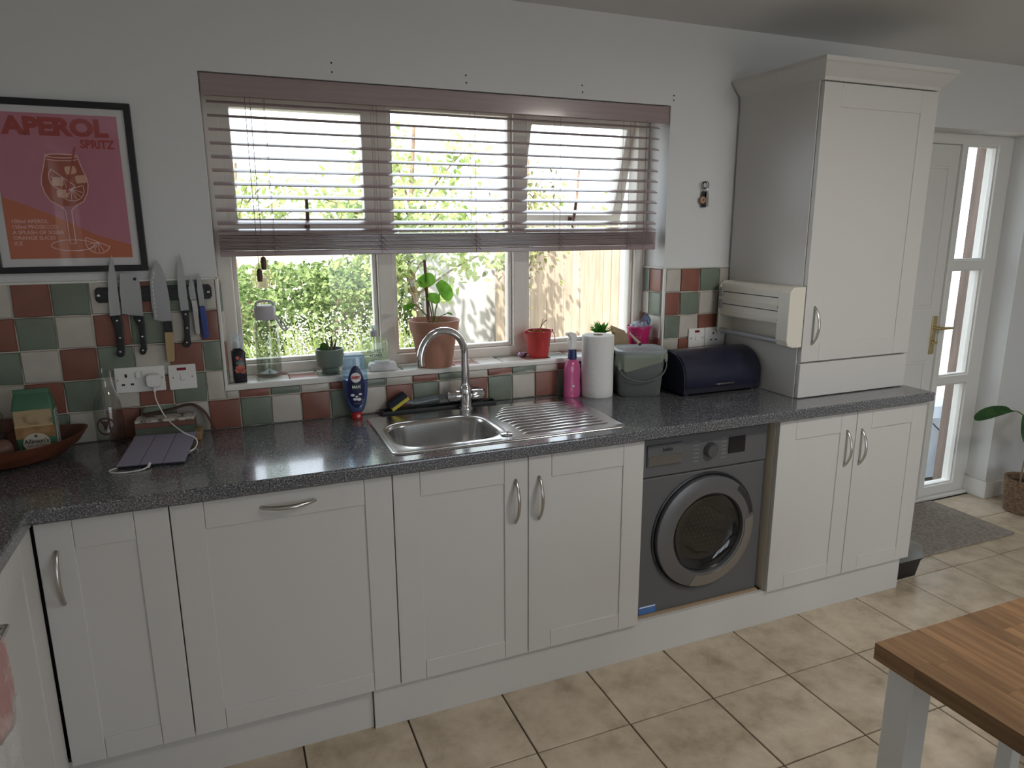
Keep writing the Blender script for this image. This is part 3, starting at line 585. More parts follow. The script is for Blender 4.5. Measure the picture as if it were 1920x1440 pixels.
knife('santoku_knife', 'dimpled broad chef knife with pale wooden handle on the rack', [(.536, 1.302), (.533, 1.36), (.536, 1.42), (.546, 1.462), (.562, 1.492), (.574, 1.47), (.583, 1.43), (.587, 1.37), (.586, 1.292), (.572, 1.292)],
      [(.562, 1.262), (.587, 1.262), (.586, 1.21), (.583, 1.163), (.560, 1.160), (.560, 1.21)], mat('pale_wood_handle', (.46, .33, .17), .6, var=.25, scale=20, stretch=(1, 1, .1)), bolster=[(.563, 1.295), (.587, 1.295), (.587, 1.260), (.562, 1.260)], thick=.016)
sk_ = [o for o in COL.objects if o.name == 'santoku_knife'][0]
for i in range(11):
    z_ = 1.315+i*.0135; x_ = .5405+(.0 if z_ < 1.42 else (z_-1.42)*.28)
    d_ = MB().ext([(x_+.003*cos(t)*.7+.002, z_+.0055*sin(t)) for t in [pi/4*k for k in range(8)]], yk-.0016, yk-.001, 'y').build('dimple', mat('dimple_bright', (.8, .8, .8), .15, 1), sk_)
knife('utility_knife', 'slim pointed knife with black three-rivet handle right of the chef knife', [(.6165, 1.326), (.6145, 1.38), (.6165, 1.44), (.6225, 1.48), (.631, 1.513), (.636, 1.48), (.640, 1.42), (.641, 1.326)],
      [(.617, 1.327), (.641, 1.328), (.640, 1.30), (.637, 1.25), (.637, 1.218), (.630, 1.206), (.614, 1.206), (.612, 1.216), (.619, 1.24), (.622, 1.29)], BLACK, ((.630, 1.316), (.6305, 1.27), (.625, 1.222)))
knife('paring_knife', 'small all-steel paring knife between black and blue handled knives', [(.648, 1.362), (.646, 1.40), (.651, 1.42), (.657, 1.448), (.664, 1.41), (.667, 1.36)], [(.650, 1.362), (.668, 1.362), (.669, 1.33), (.668, 1.25), (.664, 1.243), (.655, 1.245), (.653, 1.26), (.652, 1.33)], STEEL, thick=.012)
knife('table_knife', 'small serrated knife with plain blue handle, rightmost on the rack', [(.674, 1.335), (.672, 1.39), (.674, 1.44), (.680, 1.449), (.687, 1.43), (.690, 1.39), (.690, 1.335)], [(.673, 1.340), (.690, 1.340), (.694, 1.30), (.694, 1.236), (.684, 1.230), (.676, 1.236), (.673, 1.30)], mat('blue_handle', (.035, .06, .26), .4), thick=.012)
# ================================================================== SOCKETS
def plate(name, label, cat, x0, x1, z0, z1, y=-.0115):
    r = thing(name, label, cat, ((x0+x1)/2, y, (z0+z1)/2)); MB().box(x0, x1, y-.009, y, z0, z1).build('plate', WHITE, r, bevel=.003); return r
dk = mat('socket_slot', (.02, .02, .02), .6); yq = -.0205
r = plate('double_socket', 'white double wall socket with a charger plugged in, under the knives', 'socket', .401, .547, 1.066, 1.150)
for sx, sz, w_, h_ in ((.434, 1.123, .007, .011), (.424, 1.094, .010, .006), (.450, 1.094, .010, .006)): MB().box(sx-w_/2, sx+w_/2, yq-.0008, yq+.001, sz-h_/2, sz+h_/2).build('slot', dk, r)
for sx in (.468, .486): MB().box(sx-.006, sx+.006, yq-.005, yq, 1.112, 1.136).build('rocker', WHITE, r, bevel=.002)
for sx in (.409, .539): MB().cyl((sx, yq-.001, 1.110), (sx, yq+.001, 1.110), .0035, n=8).build('screw', NICKEL, r)
r = plate('cooker_switch', 'white square isolator switch with red neon beside the double socket', 'switch', .558, .642, 1.064, 1.148)
MB().box(.585, .613, yq-.0015, yq, 1.129, 1.138).build('neon', mat('red_neon', (.22, .01, .015), .25), r); MB().box(.593, .609, yq-.004, yq, 1.095, 1.117).build('rocker', WHITE, r, bevel=.002)
for sx in (.572, .630): MB().cyl((sx, yq-.001, 1.106), (sx, yq+.001, 1.106), .0032, n=8).build('screw', NICKEL, r)
r = plate('cooker_switch', 'white switched outlet plate with red neon above the bread bin', 'switch', 2.640, 2.726, 1.066, 1.150)
MB().box(2.672, 2.696, yq-.0015, yq, 1.131, 1.141).build('neon', MATS['red_neon'], r); MB().box(2.676, 2.690, yq-.004, yq, 1.095, 1.117).build('rocker', WHITE, r, bevel=.002)
for sx in (2.652, 2.714): MB().cyl((sx, yq-.001, 1.107), (sx, yq+.001, 1.107), .0032, n=8).build('screw', NICKEL, r)
r = plate('double_socket', 'white double wall socket partly hidden by the tall cupboard', 'socket', 2.7285, 2.836, 1.066, 1.150)
for sx, sz, w_, h_ in ((2.772, 1.123, .007, .011), (2.762, 1.094, .010, .006), (2.788, 1.094, .010, .006)): MB().box(sx-w_/2, sx+w_/2, yq-.0008, yq+.001, sz-h_/2, sz+h_/2).build('slot', dk, r)
for sx in (2.803, 2.819): MB().box(sx-.006, sx+.006, yq-.005, yq, 1.112, 1.136).build('rocker', WHITE, r, bevel=.002)
cg = thing('phone_charger', 'white plug-in charger with a long white cable to the tablet', 'charger', (.514, yq, 1.105))
MB().loft([ring(.040, .040, .009, 0, 4), ring(.044, .044, .011, .004, 4), ring(.044, .044, .011, .024, 4), ring(.038, .038, .009, .029, 4)]).build('plug', WHITE, cg, world=False).rotation_euler = (pi/2, 0, 0)
MB().cyl((.514, -.038, 1.083), (.514, -.038, 1.068), .0045, n=10).build('connector', WHITE, cg)
MB().tube(bez([(.514, -.038, 1.07), (.517, -.05, 1.04), (.545, -.09, .985), (.592, -.165, .955), (.628, -.185, .935), (.628, -.205, .9135), (.60, -.26, .9125), (.52, -.33, .9125), (.44, -.33, .9125), (.405, -.355, .9125), (.43, -.385, .9125), (.485, -.388, .914), (.507, -.372, .917)], 8), .0021, 7).build('cable', WHITE, cg)
MB().cyl((.507, -.372, .917), (.509, -.352, .920), .0042, n=8).build('connector', WHITE, cg)
# ================================================================== LEFT COUNTER
Zc = .910
# tablet leaning on the sharpening board
tb = thing('tablet', 'tablet in a lilac-grey folding cover resting against the sharpening stone', 'tablet', (.5125, -.3535, Zc+.001)); tb.rotation_euler = (radians(5.5), 0, radians(-7))
MB().box(-.090, .090, 0, .236, 0, .007).build('body', mat('tablet_edge', (.03, .03, .035), .3), tb, bevel=.002, world=False)
for a_, b_ in ((-.091, -.032), (-.0305, .0295), (.031, .091)): MB().box(a_, b_, -.001, .237, .0072, .0095).build('cover_panel', mat('lilac_grey_cover', (.27, .25, .33), .6), tb, bevel=.0012, world=False)
ws = thing('sharpening_stone', 'two-tone sharpening stone on a small pale wooden board', 'sharpening stone', (.545, -.072, Zc), radians(-4))
MB().box(-.10, .10, -.042, .040, 0.0005, .026).build('board', mat('light_wood_board', (.40, .25, .12), .55, var=.3, scale=9, stretch=(.2, 3, 3)), ws, bevel=.002, world=False)
MB().box(-.092, .082, -.034, .034, .0265, .052).build('coarse_stone', mat('green_stone', (.10, .12, .09), .8, var=.2, scale=30), ws, bevel=.001, world=False)
MB().box(-.092, .082, -.034, .034, .0525, .068).build('fine_stone', mat('brown_stone', (.17, .075, .055), .8), ws, bevel=.001, world=False)
MB().box(-.092, .082, -.030, .034, .0685, .078).build('top_sheet', mat('worn_white_sheet', (.50, .47, .42), .8, col2=(.12, .09, .07), scale=40, lo=.38, hi=.5), ws, bevel=.001, world=False)
sp = bez([(.476, -.030, 1.015), (.468, -.028, .995), (.49, -.028, .992), (.55, -.028, 1.0), (.615, -.030, 1.012), (.655, -.036, .985), (.676, -.046, .94), (.688, -.06, .916)], 6)
rings_ = []
for i, p in enumerate(sp):
    t = (sp[min(i+1, len(sp)-1)]-sp[max(i-1, 0)]).normalized(); n = Vector((-t.z, 0, t.x)).normalized()*.0016; w_ = Vector((0, .017, 0)); rings_.append([p+w_+n, p-w_+n, p-w_-n, p+w_-n])
st_ = MB().loft(rings_, sm=False).build('leather_strap', mat('brown_leather', (.085, .04, .025), .5)); tag(st_, 'brown leather strap draped behind the sharpening stone', 'strap')
# milk bottle
mbk = thing('milk_bottle', 'clear glass bottle with a round cow emblem beside the socket', 'bottle', (.377, -.062, Zc))
MB().lathe([(.036, .001), (.041, .006), (.042, .02), (.042, .115), (.038, .14), (.024, .175), (.0175, .205), (.0165, .225), (.0195, .230), (.0195, .246), (.0165, .248), (.015, .235), (.0155, .205), (.022, .175), (.036, .14), (.040, .115), (.040, .02), (.034, .01)], n=28).build('glass', CLEAR, mbk, world=False)
em = mat('maroon_print', (.06, .02, .022), .6); emp = mat('pale_print', (.30, .24, .22), .6)
def onbottle(poly, R_, m, name, ang0=radians(-90-8)):
    me = MB(); k_ = [(R_*cos(ang0+u/R_), R_*sin(ang0+u/R_), z) for u, z in poly]; k2 = [((R_-.0004)*cos(ang0+u/R_), (R_-.0004)*sin(ang0+u/R_), z) for u, z in poly]
    me.loft([k_, k2], sm=False); return me.build(name, m, mbk, world=False)
def onring(r0, r1, zc, R_, m, name, ang0=radians(-98)):
    rr = []
    for i in range(33):
        q = 2*pi*i/32; rr.append([(R_*cos(ang0+r*cos(q)/R_), R_*sin(ang0+r*cos(q)/R_), zc+r*sin(q)) for r in (r0, r1)])
    return MB().loft(rr, False, False, closed=False).build(name, m, mbk, world=False)
onring(.0235, .0285, .072, .0424, em, 'emblem_ring')
onbottle([(-.008, .088), (-.012, .094), (-.016, .092), (-.011, .082), (-.007, .078), (-.0035, .06), (.0035, .06), (.007, .078), (.011, .082), (.016, .092), (.012, .094), (.008, .088)], .0426, em, 'cow_head')
MB().tube(bez([(.02, -.004, .238), (.0215, -.006, .215), (.026, -.012, .185), (.037, -.012, .16)], 5), .0012, 6).build('wire_clip', WHITE, mbk, world=False)
# wooden bowl with contents
bo = thing('wooden_bowl', 'long reddish-brown wooden bowl in the corner of the worktop', 'bowl', (.125, -.165, Zc), radians(22))
el = lambda a, b, z, n=36, up_=0: [(a*cos(2*pi*i/n), b*sin(2*pi*i/n), z+up_*abs(cos(2*pi*i/n))**3) for i in range(n)]
MB().loft([el(.10, .055, .001), el(.14, .085, .012), el(.185, .112, .04, up_=.006), el(.21, .125, .066, up_=.014), el(.203, .119, .066, up_=.014), el(.178, .106, .042, up_=.006), el(.13, .08, .02), el(.09, .05, .012)]).build('bowl', mat('red_brown_wood', (.16, .05, .025), .38, var=.45, scale=5, stretch=(2, 8, 8)), bo, world=False)
fb = thing('flour_bag', 'green and cream paper flour bag standing in the wooden bowl', 'flour bag', (.197, -.135, Zc+.024), radians(4))
fg = mat('bag_green', (.055, .15, .085), .5); fc = mat('bag_cream', (.42, .31, .17), .6, col2=(.14, .075, .03), scale=28, lo=.3, hi=.5); fl = mat('bag_loaf', (.38, .23, .10), .6, col2=(.22, .11, .04), scale=30)
W_, D_ = .100, .062
MB().loft([ring(W_, D_, .006, 0, 3), ring(W_+.004, D_+.006, .008, .08, 3), ring(W_+.003, D_+.004, .008, .140, 3), ring(W_-.004, D_-.016, .008, .166, 3), ring(W_-.012, D_-.040, .004, .180, 3)]).build('bag', fg, fb, world=False)
yb_ = -D_/2-.0035
MB().box(-.048, .046, yb_, yb_+.003, .075, .135).build('photo_print', fc, fb, world=False); MB().box(-.049, .050, yb_-.0006, yb_+.003, .050, .086).build('loaf_print', fl, fb, world=False); MB().box(-.049, .046, yb_-.0009, yb_+.003, .085, .0895).build('crust_print', mat('bag_crust', (.5, .36, .2), .6), fb, world=False)
MB().ext([(.034*cos(t), .035+.030*sin(t)) for t in [2*pi*i/24 for i in range(24)]], yb_-.0012, yb_+.003, 'y').build('badge', mat('badge_cream', (.5, .46, .38), .6), fb, world=False)
bp_ = mat('badge_print', (.02, .02, .02), .6)
text('brand_lettering', "Allinson's", .0185, bp_, fb, (.0, yb_-.0016, .040), bold=.0003, world=False, sx=.86); text('small_lettering', 'FAST ACTION', .0075, bp_, fb, (0, yb_-.0016, .0265), world=False); text('small_lettering', 'YEAST', .006, bp_, fb, (0, yb_-.0016, .0185), world=False)
MB().ext([(.0+.006*cos(t)*(1 if k % 2 else .45), .056+.006*sin(t)*(1 if k % 2 else .45)) for k, t in enumerate([2*pi*i/10+pi/10*1 for i in range(10)])], yb_-.0014, yb_-.001, 'y').build('star_print', bp_, fb, world=False)
MB().box(W_/2-.001, W_/2+.0035, -.024, .024, .02, .128).build('side_panel', mat('bag_white', (.45, .45, .42), .6), fb, world=False)
for i in range(9): MB().box(W_/2+.0034, W_/2+.0041, -.021, .021, .030+i*.0105, .0335+i*.0105).build('side_lettering', mat('side_print', (.16, .19, .16), .6), fb, world=False)
MB().loft([ring(W_-.013, .018, .003, .178, 3), ring(W_-.006, .010, .003, .192, 3)]).build('folded_top', fg, fb, world=False)
jr = thing('storage_jar', 'clear glass jar beside the flour bag in the wooden bowl', 'jar', (.075, -.13, Zc+.022)); MB().lathe([(.038, .001), (.042, .008), (.042, .12), (.034, .135), (.034, .15), (.036, .152), (.032, .15), (.032, .135), (.040, .118), (.040, .01)], n=24).build('glass', CLEAR, jr, world=False); MB().lathe([(.039, .0), (.039, .055), (.03, .06), (0, .058)], (0, 0, .004), 20, cap1=False).build('contents', mat('purple_grains', (.10, .07, .085), .9, bump=.5), jr, world=False)
rp = thing('ribbed_pot', 'ribbed terracotta-brown pot lying in front of the jar in the bowl', 'pot', (.102, -.205, Zc+.052)); rp.rotation_euler = (0, radians(80), radians(35))
MB().lathe([(.018, -.04)]+[(.026+.002*(i % 2), -.038+.006*i) for i in range(13)]+[(.02, .042)], n=20).build('body', mat('ribbed_brown', (.16, .085, .06), .5), rp, world=False)
# ================================================================== SILL ITEMS
Zs = 1.0635
b = thing('room_spray', 'black square spray bottle with clear cap at the left end of the sill', 'bottle', (.779, .034, Zs), radians(8))
MB().loft([ring(.040, .036, .005, 0, 3), ring(.042, .038, .005, .003, 3), ring(.042, .038, .005, .108, 3), ring(.030, .028, .010, .117, 3), ring(.024, .024, .011, .120, 3)]).build('body', mat('black_bottle', (.012, .010, .016), .25), b, world=False)
fm = mat('coral_print', (.55, .12, .08), .5)
for px_, pz_, r_ in ((-.006, .088, .006), (.006, .082, .004), (.0, .050, .013), (-.009, .043, .008), (.009, .041, .009)): MB().ext([(px_+r_*cos(t)*(1+.25*sin(5*t)), pz_+r_*sin(t)) for t in [2*pi*i/20 for i in range(20)]], -.0196, -.0188, 'y').build('flower_print', fm, b, world=False)
MB().box(-.012, .012, -.0196, -.0188, .068, .072).build('label_print', mat('green_print', (.16, .25, .12), .5), b, world=False)
MB().lathe([(.009, .120), (.009, .140), (.006, .145)], n=14).build('pump', WHITE, b, world=False)
MB().lathe([(.0175, .121), (.018, .124), (.0175, .164), (.015, .168), (0, .168)], n=20, cap1=False).build('cap', thin('clear_cap', (.86, .90, .93), .5, dens=.25, dcol=(.8, .85, .9)), b, world=False)
b = thing('water_bottle', 'tall clear water bottle with grey flip lid on the sill', 'water bottle', (.882, .096, Zs))
MB().lathe([(.039, .001), (.043, .008), (.0435, .03), (.0425, .19), (.036, .206), (.0345, .212), (.033, .206), (.0405, .188), (.0415, .03), (.038, .012)], n=28).build('body', thin('bottle_tritan', (.86, .88, .85), .4), b, world=False)
gp_ = mat('grey_lid', (.48, .46, .49), .45)
lid = MB().lathe([(.035, .208), (.037, .212), (.037, .248), (.033, .256), (.028, .258)], n=28).build('lid', gp_, b, world=False)
MB().tube(bez([(-.030, 0, .252), (-.026, -.003, .268), (.0, -.004, .274), (.026, -.003, .268), (.030, 0, .252)], 5), .005, 8).build('flip_cap', gp_, lid, world=False)
MB().tube(bez([(.034, -.006, .222), (.055, -.01, .20), (.068, -.012, .172), (.058, -.012, .168), (.044, -.008, .192), (.036, -.004, .212)], 5), .0035, 6).build('strap_loop', gp_, b, world=False)
MB().lathe([(.036, .0135), (.02, .018), (.004, .026), (0, .026)], n=20, cap1=False).build('base_dimple', thin('base_plastic', (.7, .7, .74), .6, dens=.4, dcol=(.6, .6, .65)), b, world=False)
b = thing('succulent_pot', 'sage green footed ceramic pot with small striped succulents', 'plant pot', (1.096, .074, Zs))
MB().lathe([(.031, 0), (.032, .002), (.032, .020), (.046, .026), (.049, .034), (.0515, .088), (.0525, .090), (.048, .090), (.0475, .078)], n=32, cap1=False).build('pot', mat('sage_ceramic', (.20, .24, .20), .35), b, world=False)
MB().lathe([(.0478, .078), (.03, .081), (0, .082)], n=24, cap0=False, cap1=False).build('soil', mat('dark_soil', (.03, .022, .016), .95, bump=.6, bscale=200), b, world=False)
for dx_, dy_, h_, bx_ in ((-.002, 0, .052, -.01), (.008, .004, .060, .004), (.016, -.002, .048, .012), (.004, -.008, .04, .01)): MB().tube(bez([(dx_, dy_, .078), (dx_+bx_*.4, dy_, .078+h_*.5), (dx_+bx_, dy_, .078+h_)], 4), [.0045, .005, .005, .0047, .0043, .0038, .003, .002, .0008], 7).build('succulent_leaf', leafmat('striped_succulent', (.10, .10, .06), (.30, .32, .25), 90, .1), b, world=False)
MB().lathe([(.004, .078), (.012, .086), (.014, .098), (.010, .110), (0, .116)], (-.02, -.004, 0), 10, sy=.45, cap1=False).build('succulent_pad', leafmat('pad_green', (.05, .13, .03), (.10, .2, .05), 20, .2), b, world=False)
b = thing('hand_soap', 'clear pump bottle of pale green hand soap on the sill', 'soap bottle', (1.268, .100, Zs))
MB().loft([ring(.088, .040, .016, .0, 4), ring(.096, .044, .018, .004, 4), ring(.100, .046, .018, .05, 4), ring(.104, .046, .018, .095, 4), ring(.092, .042, .018, .110, 4), ring(.05, .034, .014, .118, 4), ring(.026, .026, .0125, .121, 4)]).build('body', thin('pale_green_soap', (.92, .96, .86), .5, dens=.16, dcol=(.72, .82, .60)), b, world=False)
MB().lathe([(.013, .121), (.0135, .124), (.0135, .142), (.008, .145), (.004, .146), (.004, .153)], n=16).build('collar', mat('grey_pump', (.42, .40, .42), .4), b, world=False)
MB().loft([ring(.020, .016, .006, .152, 3, 0, 0), ring(.022, .018, .006, .160, 3), ring(.016, .014, .006, .164, 3)]).tube([(0, -.004, .158), (0, -.024, .158), (0, -.029, .154)], .004, 8).build('nozzle', thin('clear_nozzle', (.8, .84, .86), .5, dens=.3, dcol=(.7, .75, .78)), b, world=False)
MB().tube([(0, 0, .12), (.002, 0, .01)], .003, 6).build('dip_tube', WHITE, b, world=False)
tm_ = mat('teal_print', (.03, .12, .12), .5)
text('brand_lettering', 'PROTECT', .016, tm_, b, (0, -.0245, .066), world=False, sx=.92, bold=.0002); text('brand_lettering', '+CARE', .016, tm_, b, (0, -.0245, .050), world=False, bold=.0004); text('small_lettering', 'antibacterial', .008, tm_, b, (0, -.0245, .034), world=False)
MB().box(-.035, .035, -.0245, -.0238, .0405, .0415).build('label_rule', tm_, b, world=False)
MB().ext([(-.032, .006), (.032, .006), (.026, .02), (.018, .031), (-.018, .031), (-.026, .02)], -.0243, -.0236, 'y').build('blue_label', thin('aqua_label', (.55, .8, .95), .2, dens=.5, dcol=(.45, .75, .9)), b, world=False)
b = thing('sponge_pack', 'white translucent wrapped sponge lying on the sill by the hand soap', 'sponge', (1.284, .040, Zs), radians(-6))
MB().loft([ring(.09, .050, .008, 0, 4), ring(.102, .056, .008, .006, 4), ring(.104, .056, .008, .022, 4), ring(.092, .048, .008, .030, 4)]).build('wrapper', mat('milky_plastic', (.70, .70, .72), .35, bump=.7, bscale=70), b, world=False); MB().loft([ring(.06, .036, .008, .0302, 4), ring(.056, .034, .008, .036, 4)]).build('fold', MATS['milky_plastic'], b, world=False)
# terracotta pot
b = thing('potted_philodendron', 'young heart-leaved plant with a stake in a terracotta plastic pot', 'pot plant', (1.493, .044, Zs))
terra = mat('terracotta_plastic', (.46, .225, .15), .5)
MB().lathe([(.064, 0), (.066, .003), (.087, .135), (.0875, .140), (.094, .142), (.0985, .176), (.1005, .180), (.0965, .182), (.0935, .175), (.088, .150)], n=40, cap1=False).build('pot', terra, b, world=False)
MB().lathe([(.0885, .150), (.05, .154), (0, .155)], n=24, cap0=False, cap1=False).build('compost', MATS['dark_soil'], b, world=False)
MB().cyl((-.020, 0, .14), (-.030, .002, .408), .0062, .0055, 10).build('stake', mat('brown_stake', (.16, .08, .06), .6), b, world=False)
lg = leafmat('philodendron_leaf', (.10, .26, .03), (.20, .42, .06), 25, .55); sg = leafmat('philodendron_stem', (.10, .16, .04), (.18, .26, .06), 20, .2)
def heart(L, W): # heart outline in local (x across, y along, tip at +y)
    o_ = []
    for i in range(17):
        t = pi*i/16; o_.append((W/2*sin(t)**.8*(1 if t < pi else 1), -L*.18*0+L*(.5-.5*cos(t)) - L*.16*math.exp(-((t-.5)/.45)**2)))
    return o_
def heart_leaf(parent, base, tip_dir, nrm, L, W, m=None, name='leaf'):
    d = Vector(tip_dir).normalized(); n = Vector(nrm); n = (n-d*n.dot(d)).normalized(); w_ = d.cross(n); P0 = Vector(base); o_ = heart(L, W)
    V = [P0+d*L*t for t in (0, .25, .5, .75, 1)]; R1 = [P0+w_*x_+d*y_+n*(abs(x_)*.25-.25*y_*y_/L) for x_, y_ in o_]; R2 = [P0-w_*x_+d*y_+n*(abs(x_)*.25-.25*y_*y_/L) for x_, y_ in o_]; C_ = [P0+d*y_*1.0+n*(-.25*y_*y_/L) for x_, y_ in o_]
    mm = MB(); mm.loft([R1, C_, R2], False, False, closed=False); return mm.build(name, m or lg, parent, world=False)
def stem(parent, pts, r=.0022, m=None, name='stem'): return MB().tube(bez(pts, 6), r, 6).build(name, m or sg, parent, world=False)
stem(b, [(-.004, 0, .15), (-.012, 0, .22), (-.03, 0, .29), (-.052, -.004, .33)]); heart_leaf(b, (-.052, -.004, .322), (.85, -.15, .35), (-.2, -1, .2), .062, .052)
stem(b, [(.0, .0, .15), (.006, 0, .21), (.022, -.004, .27), (.026, -.01, .315)]); heart_leaf(b, (.022, -.012, .318), (.55, -.2, -.75), (.1, -1, .25), .075, .056)
stem(b, [(-.002, -.002, .15), (-.004, -.006, .2), (-.012, -.014, .255)]); heart_leaf(b, (-.022, -.016, .27), (.75, -.2, -.2), (0, -1, .3), .045, .042)
stem(b, [(.004, .004, .15), (-.03, .01, .2), (-.07, .004, .24), (-.085, 0, .235)]); heart_leaf(b, (-.080, 0, .238), (-.7, -.3, -.1), (.1, -.4, 1), .045, .035)
stem(b, [(.004, -.004, .15), (.02, -.01, .19), (.05, -.02, .205)], .0015); heart_leaf(b, (.048, -.02, .205), (.7, -.4, -.1), (0, -.5, 1), .02, .014)
for q in range(5): stem(b, [(0, 0, .15), (-.02+.012*q, -.01+.004*q, .18), (-.045+.02*q, -.012, .158)], .0016, mat('pale_root', (.35, .25, .16), .7), 'aerial_root')
# foil wrapped sweets, red bucket
b = thing('foil_wrapper', 'crumpled purple and silver foil wrapper beside the red bucket', 'wrapper', (1.884, .088, Zs))
for dx_, dy_, sx_, m_ in ((-.010, -.006, .015, mat('lilac_foil', (.42, .30, .46), .25, .6)), (.010, .006, .014, mat('dark_purple_foil', (.12, .04, .10), .25, .6)), (.0, .014, .010, mat('silver_foil', (.6, .58, .6), .2, .8))):
    bm = bmesh.new(); bmesh.ops.create_icosphere(bm, subdivisions=2, radius=sx_)
    for v in bm.verts: v.co *= random.uniform(.72, 1.1); v.co.z = (v.co.z*.7)+sx_*.62
    me = bpy.data.meshes.new('foil_lump'); bm.to_mesh(me); bm.free(); me.materials.append(m_); o_ = bpy.data.objects.new('foil_lump', me); COL.objects.link(o_); o_.parent = b; o_.location = (dx_, dy_, .001)
b = thing('red_bucket_planter', 'small red metal bucket planter with twiggy cutting on the sill', 'plant pot', (1.945, .060, Zs))
MB().lathe([(.040, 0), (.041, .002), (.0425, .02), (.0535, .106), (.056, .109), (.055, .112), (.052, .111), (.051, .10), (.049, .09)], n=32, cap1=False).build('bucket', mat('red_enamel', (.50, .045, .04), .33), b, world=False)
MB().lathe([(.0495, .092), (.02, .097), (0, .098)], n=20, cap0=False, cap1=False).build('soil', MATS['dark_soil'], b, world=False)
for s_ in (-1, 1): MB().lathe([(.008, -.006), (.010, 0), (.008, .006)], (s_*.057, 0, .107), 8).build('handle_ear', MATS['red_enamel'], b, world=False); MB().tube(bez([(s_*.060, 0, .106), (s_*.068, -.012, .09), (s_*.064, -.02, .06)], 4), .0016, 6).build('wire_handle', MATS['red_enamel'], b, world=False)
twm = mat('twig', (.14, .07, .05), .7)
stem(b, [(-.004, 0, .095), (.006, -.004, .12), (.022, -.006, .145), (.034, -.006, .152)], .0016, twm, 'twig'); stem(b, [(.006, -.004, .12), (.012, -.006, .14), (.018, -.006, .158)], .0013, twm, 'twig')
for i in range(14):
    a_ = random.uniform(0, 2*pi); r_ = random.uniform(.005, .035); MB().leaf((r_*cos(a_)-.012, r_*sin(a_), .098), (cos(a_), sin(a_), .6), (0, 0, 1), .02, .012).build('leaf', leafmat('small_green', (.12, .22, .03), (.3, .42, .08), 30, .5), b, world=False)
# small artificial plant, paper bag, pink bucket
b = thing('spiky_plant', 'small spiky green artificial plant behind the kitchen roll', 'pot plant', (2.244, .078, Zs))
MB().lathe([(.022, 0), (.024, .003), (.030, .072), (.031, .074), (.027, .072)], n=24, cap1=True).build('pot', WHITE, b, world=False)
for cl in range(5):
    ox, oy = ((-.014, 0), (.014, -.004), (0, .012), (.002, -.014), (.024, .008))[cl]; mm = MB()
    for i in range(26):
        a_ = random.uniform(0, 2*pi); e_ = random.uniform(.4, 1.5); mm.leaf((ox, oy, .073), (cos(a_)*cos(e_), sin(a_)*cos(e_), sin(e_)), (0, 0.1, 1), random.uniform(.04, .066), .008, .4)
    o_ = mm.build('leaf_rosette', leafmat('spiky_green', (.03, .15, .02), (.10, .32, .05), 60, .35), b, world=False); o_['kind'] = 'stuff'
pk = mat('kraft_paper', (.42, .31, .19), .8, var=.2, scale=20)
b = thing('paper_bag', 'crumpled brown kraft paper bag leaning on the pink bucket', 'paper bag', (2.338, .060, Zs), radians(-20))
MB().loft([[(-.030, -.026, 0), (.026, -.026, 0), (.030, .020, 0), (-.028, .022, 0)], [(-.036, -.030, .03), (.034, -.022, .03), (.036, .024, .03), (-.034, .026, .03)], [(-.040, -.022, .07), (.030, -.020, .062), (.034, .016, .06), (-.036, .018, .07)], [(-.044, -.006, .108), (.016, -.006, .086), (.018, .006, .086), (-.042, .006, .108)]], sm=False).build('bag', pk, b, bevel=.002, world=False)
MB().add([(-.046, -.009, .112), (-.016, -.011, .100), (-.022, -.03, .078), (-.05, -.026, .09), (-.046, -.007, .111), (-.016, -.009, .099), (-.022, -.028, .077), (-.05, -.024, .089)], [(0, 1, 2, 3), (4, 7, 6, 5), (0, 4, 5, 1), (1, 5, 6, 2), (2, 6, 7, 3), (3, 7, 4, 0)]).build('folded_flap', pk, b, world=False)
b = thing('pink_bucket', 'small magenta plastic bucket with faint white lettering filled with wrappings', 'bucket', (2.432, .062, Zs))
mg = mat('magenta_plastic', (.48, .02, .13), .35)
MB().lathe([(.037, 0), (.038, .002), (.050, .090), (.0535, .092), (.0535, .101), (.051, .102), (.049, .092), (.036, .006)], n=32, cap1=True).build('bucket', mg, b, world=False)
onb = mat('faded_white_print', (.62, .35, .42), .6)
for i, (t_, s_) in enumerate((('SEED', .015), ('& GROW', .011), ('IT YOURSELF', .007))) if False else (): pass
for i in range(8):
    a0_ = radians(-128)+.0; zc_ = .068-.019*(i//4)-.004; u_ = (i % 4-1.5)*.0085; rr = []
    for k_ in range(13):
        q = 2*pi*k_/12; R_ = .0385+.0118*(zc_+.006*sin(q))/.09+.0012; an = a0_+(u_+.0035*cos(q))/R_; rr.append([((R_+e_)*cos(an), (R_+e_)*sin(an), zc_+(.0075 if e_ else .0055)*sin(q)) for e_ in (0, .0006)])
    MB().loft(rr, False, False, closed=False).build('faint_print', onb, b, world=False)
cl_ = thin('cellophane', (.9, .92, .95), .6, .1, dens=.2, dcol=(.8, .82, .88))
for i in range(6):
    a_ = i*pi/3; bm = bmesh.new(); bmesh.ops.create_icosphere(bm, subdivisions=2, radius=.021)
    for v in bm.verts: v.co *= random.uniform(.65, 1.15)
    me = bpy.data.meshes.new('cellophane'); bm.to_mesh(me); bm.free(); me.materials.append(cl_); o_ = bpy.data.objects.new('cellophane', me); COL.objects.link(o_); o_.parent = b; o_.location = (.024*cos(a_), .024*sin(a_), .098+.006*(i % 2))
bc = [mat('blue_ribbon', (.05, .22, .36), .4), mat('lilac_ribbon', (.35, .25, .4), .4)]
for i in range(5): MB().tube(bez([(.004+.006*i, -.004*i, .10), (.012+.005*i, -.01, .135+.004*i), (.034, -.006+.004*i, .150-.004*i), (.052, .004*i-.01, .126-.005*i), (.05, 0, .10)], 5), .0026, 6, sq=.4).build('ribbon', bc[i % 2], b, world=False)
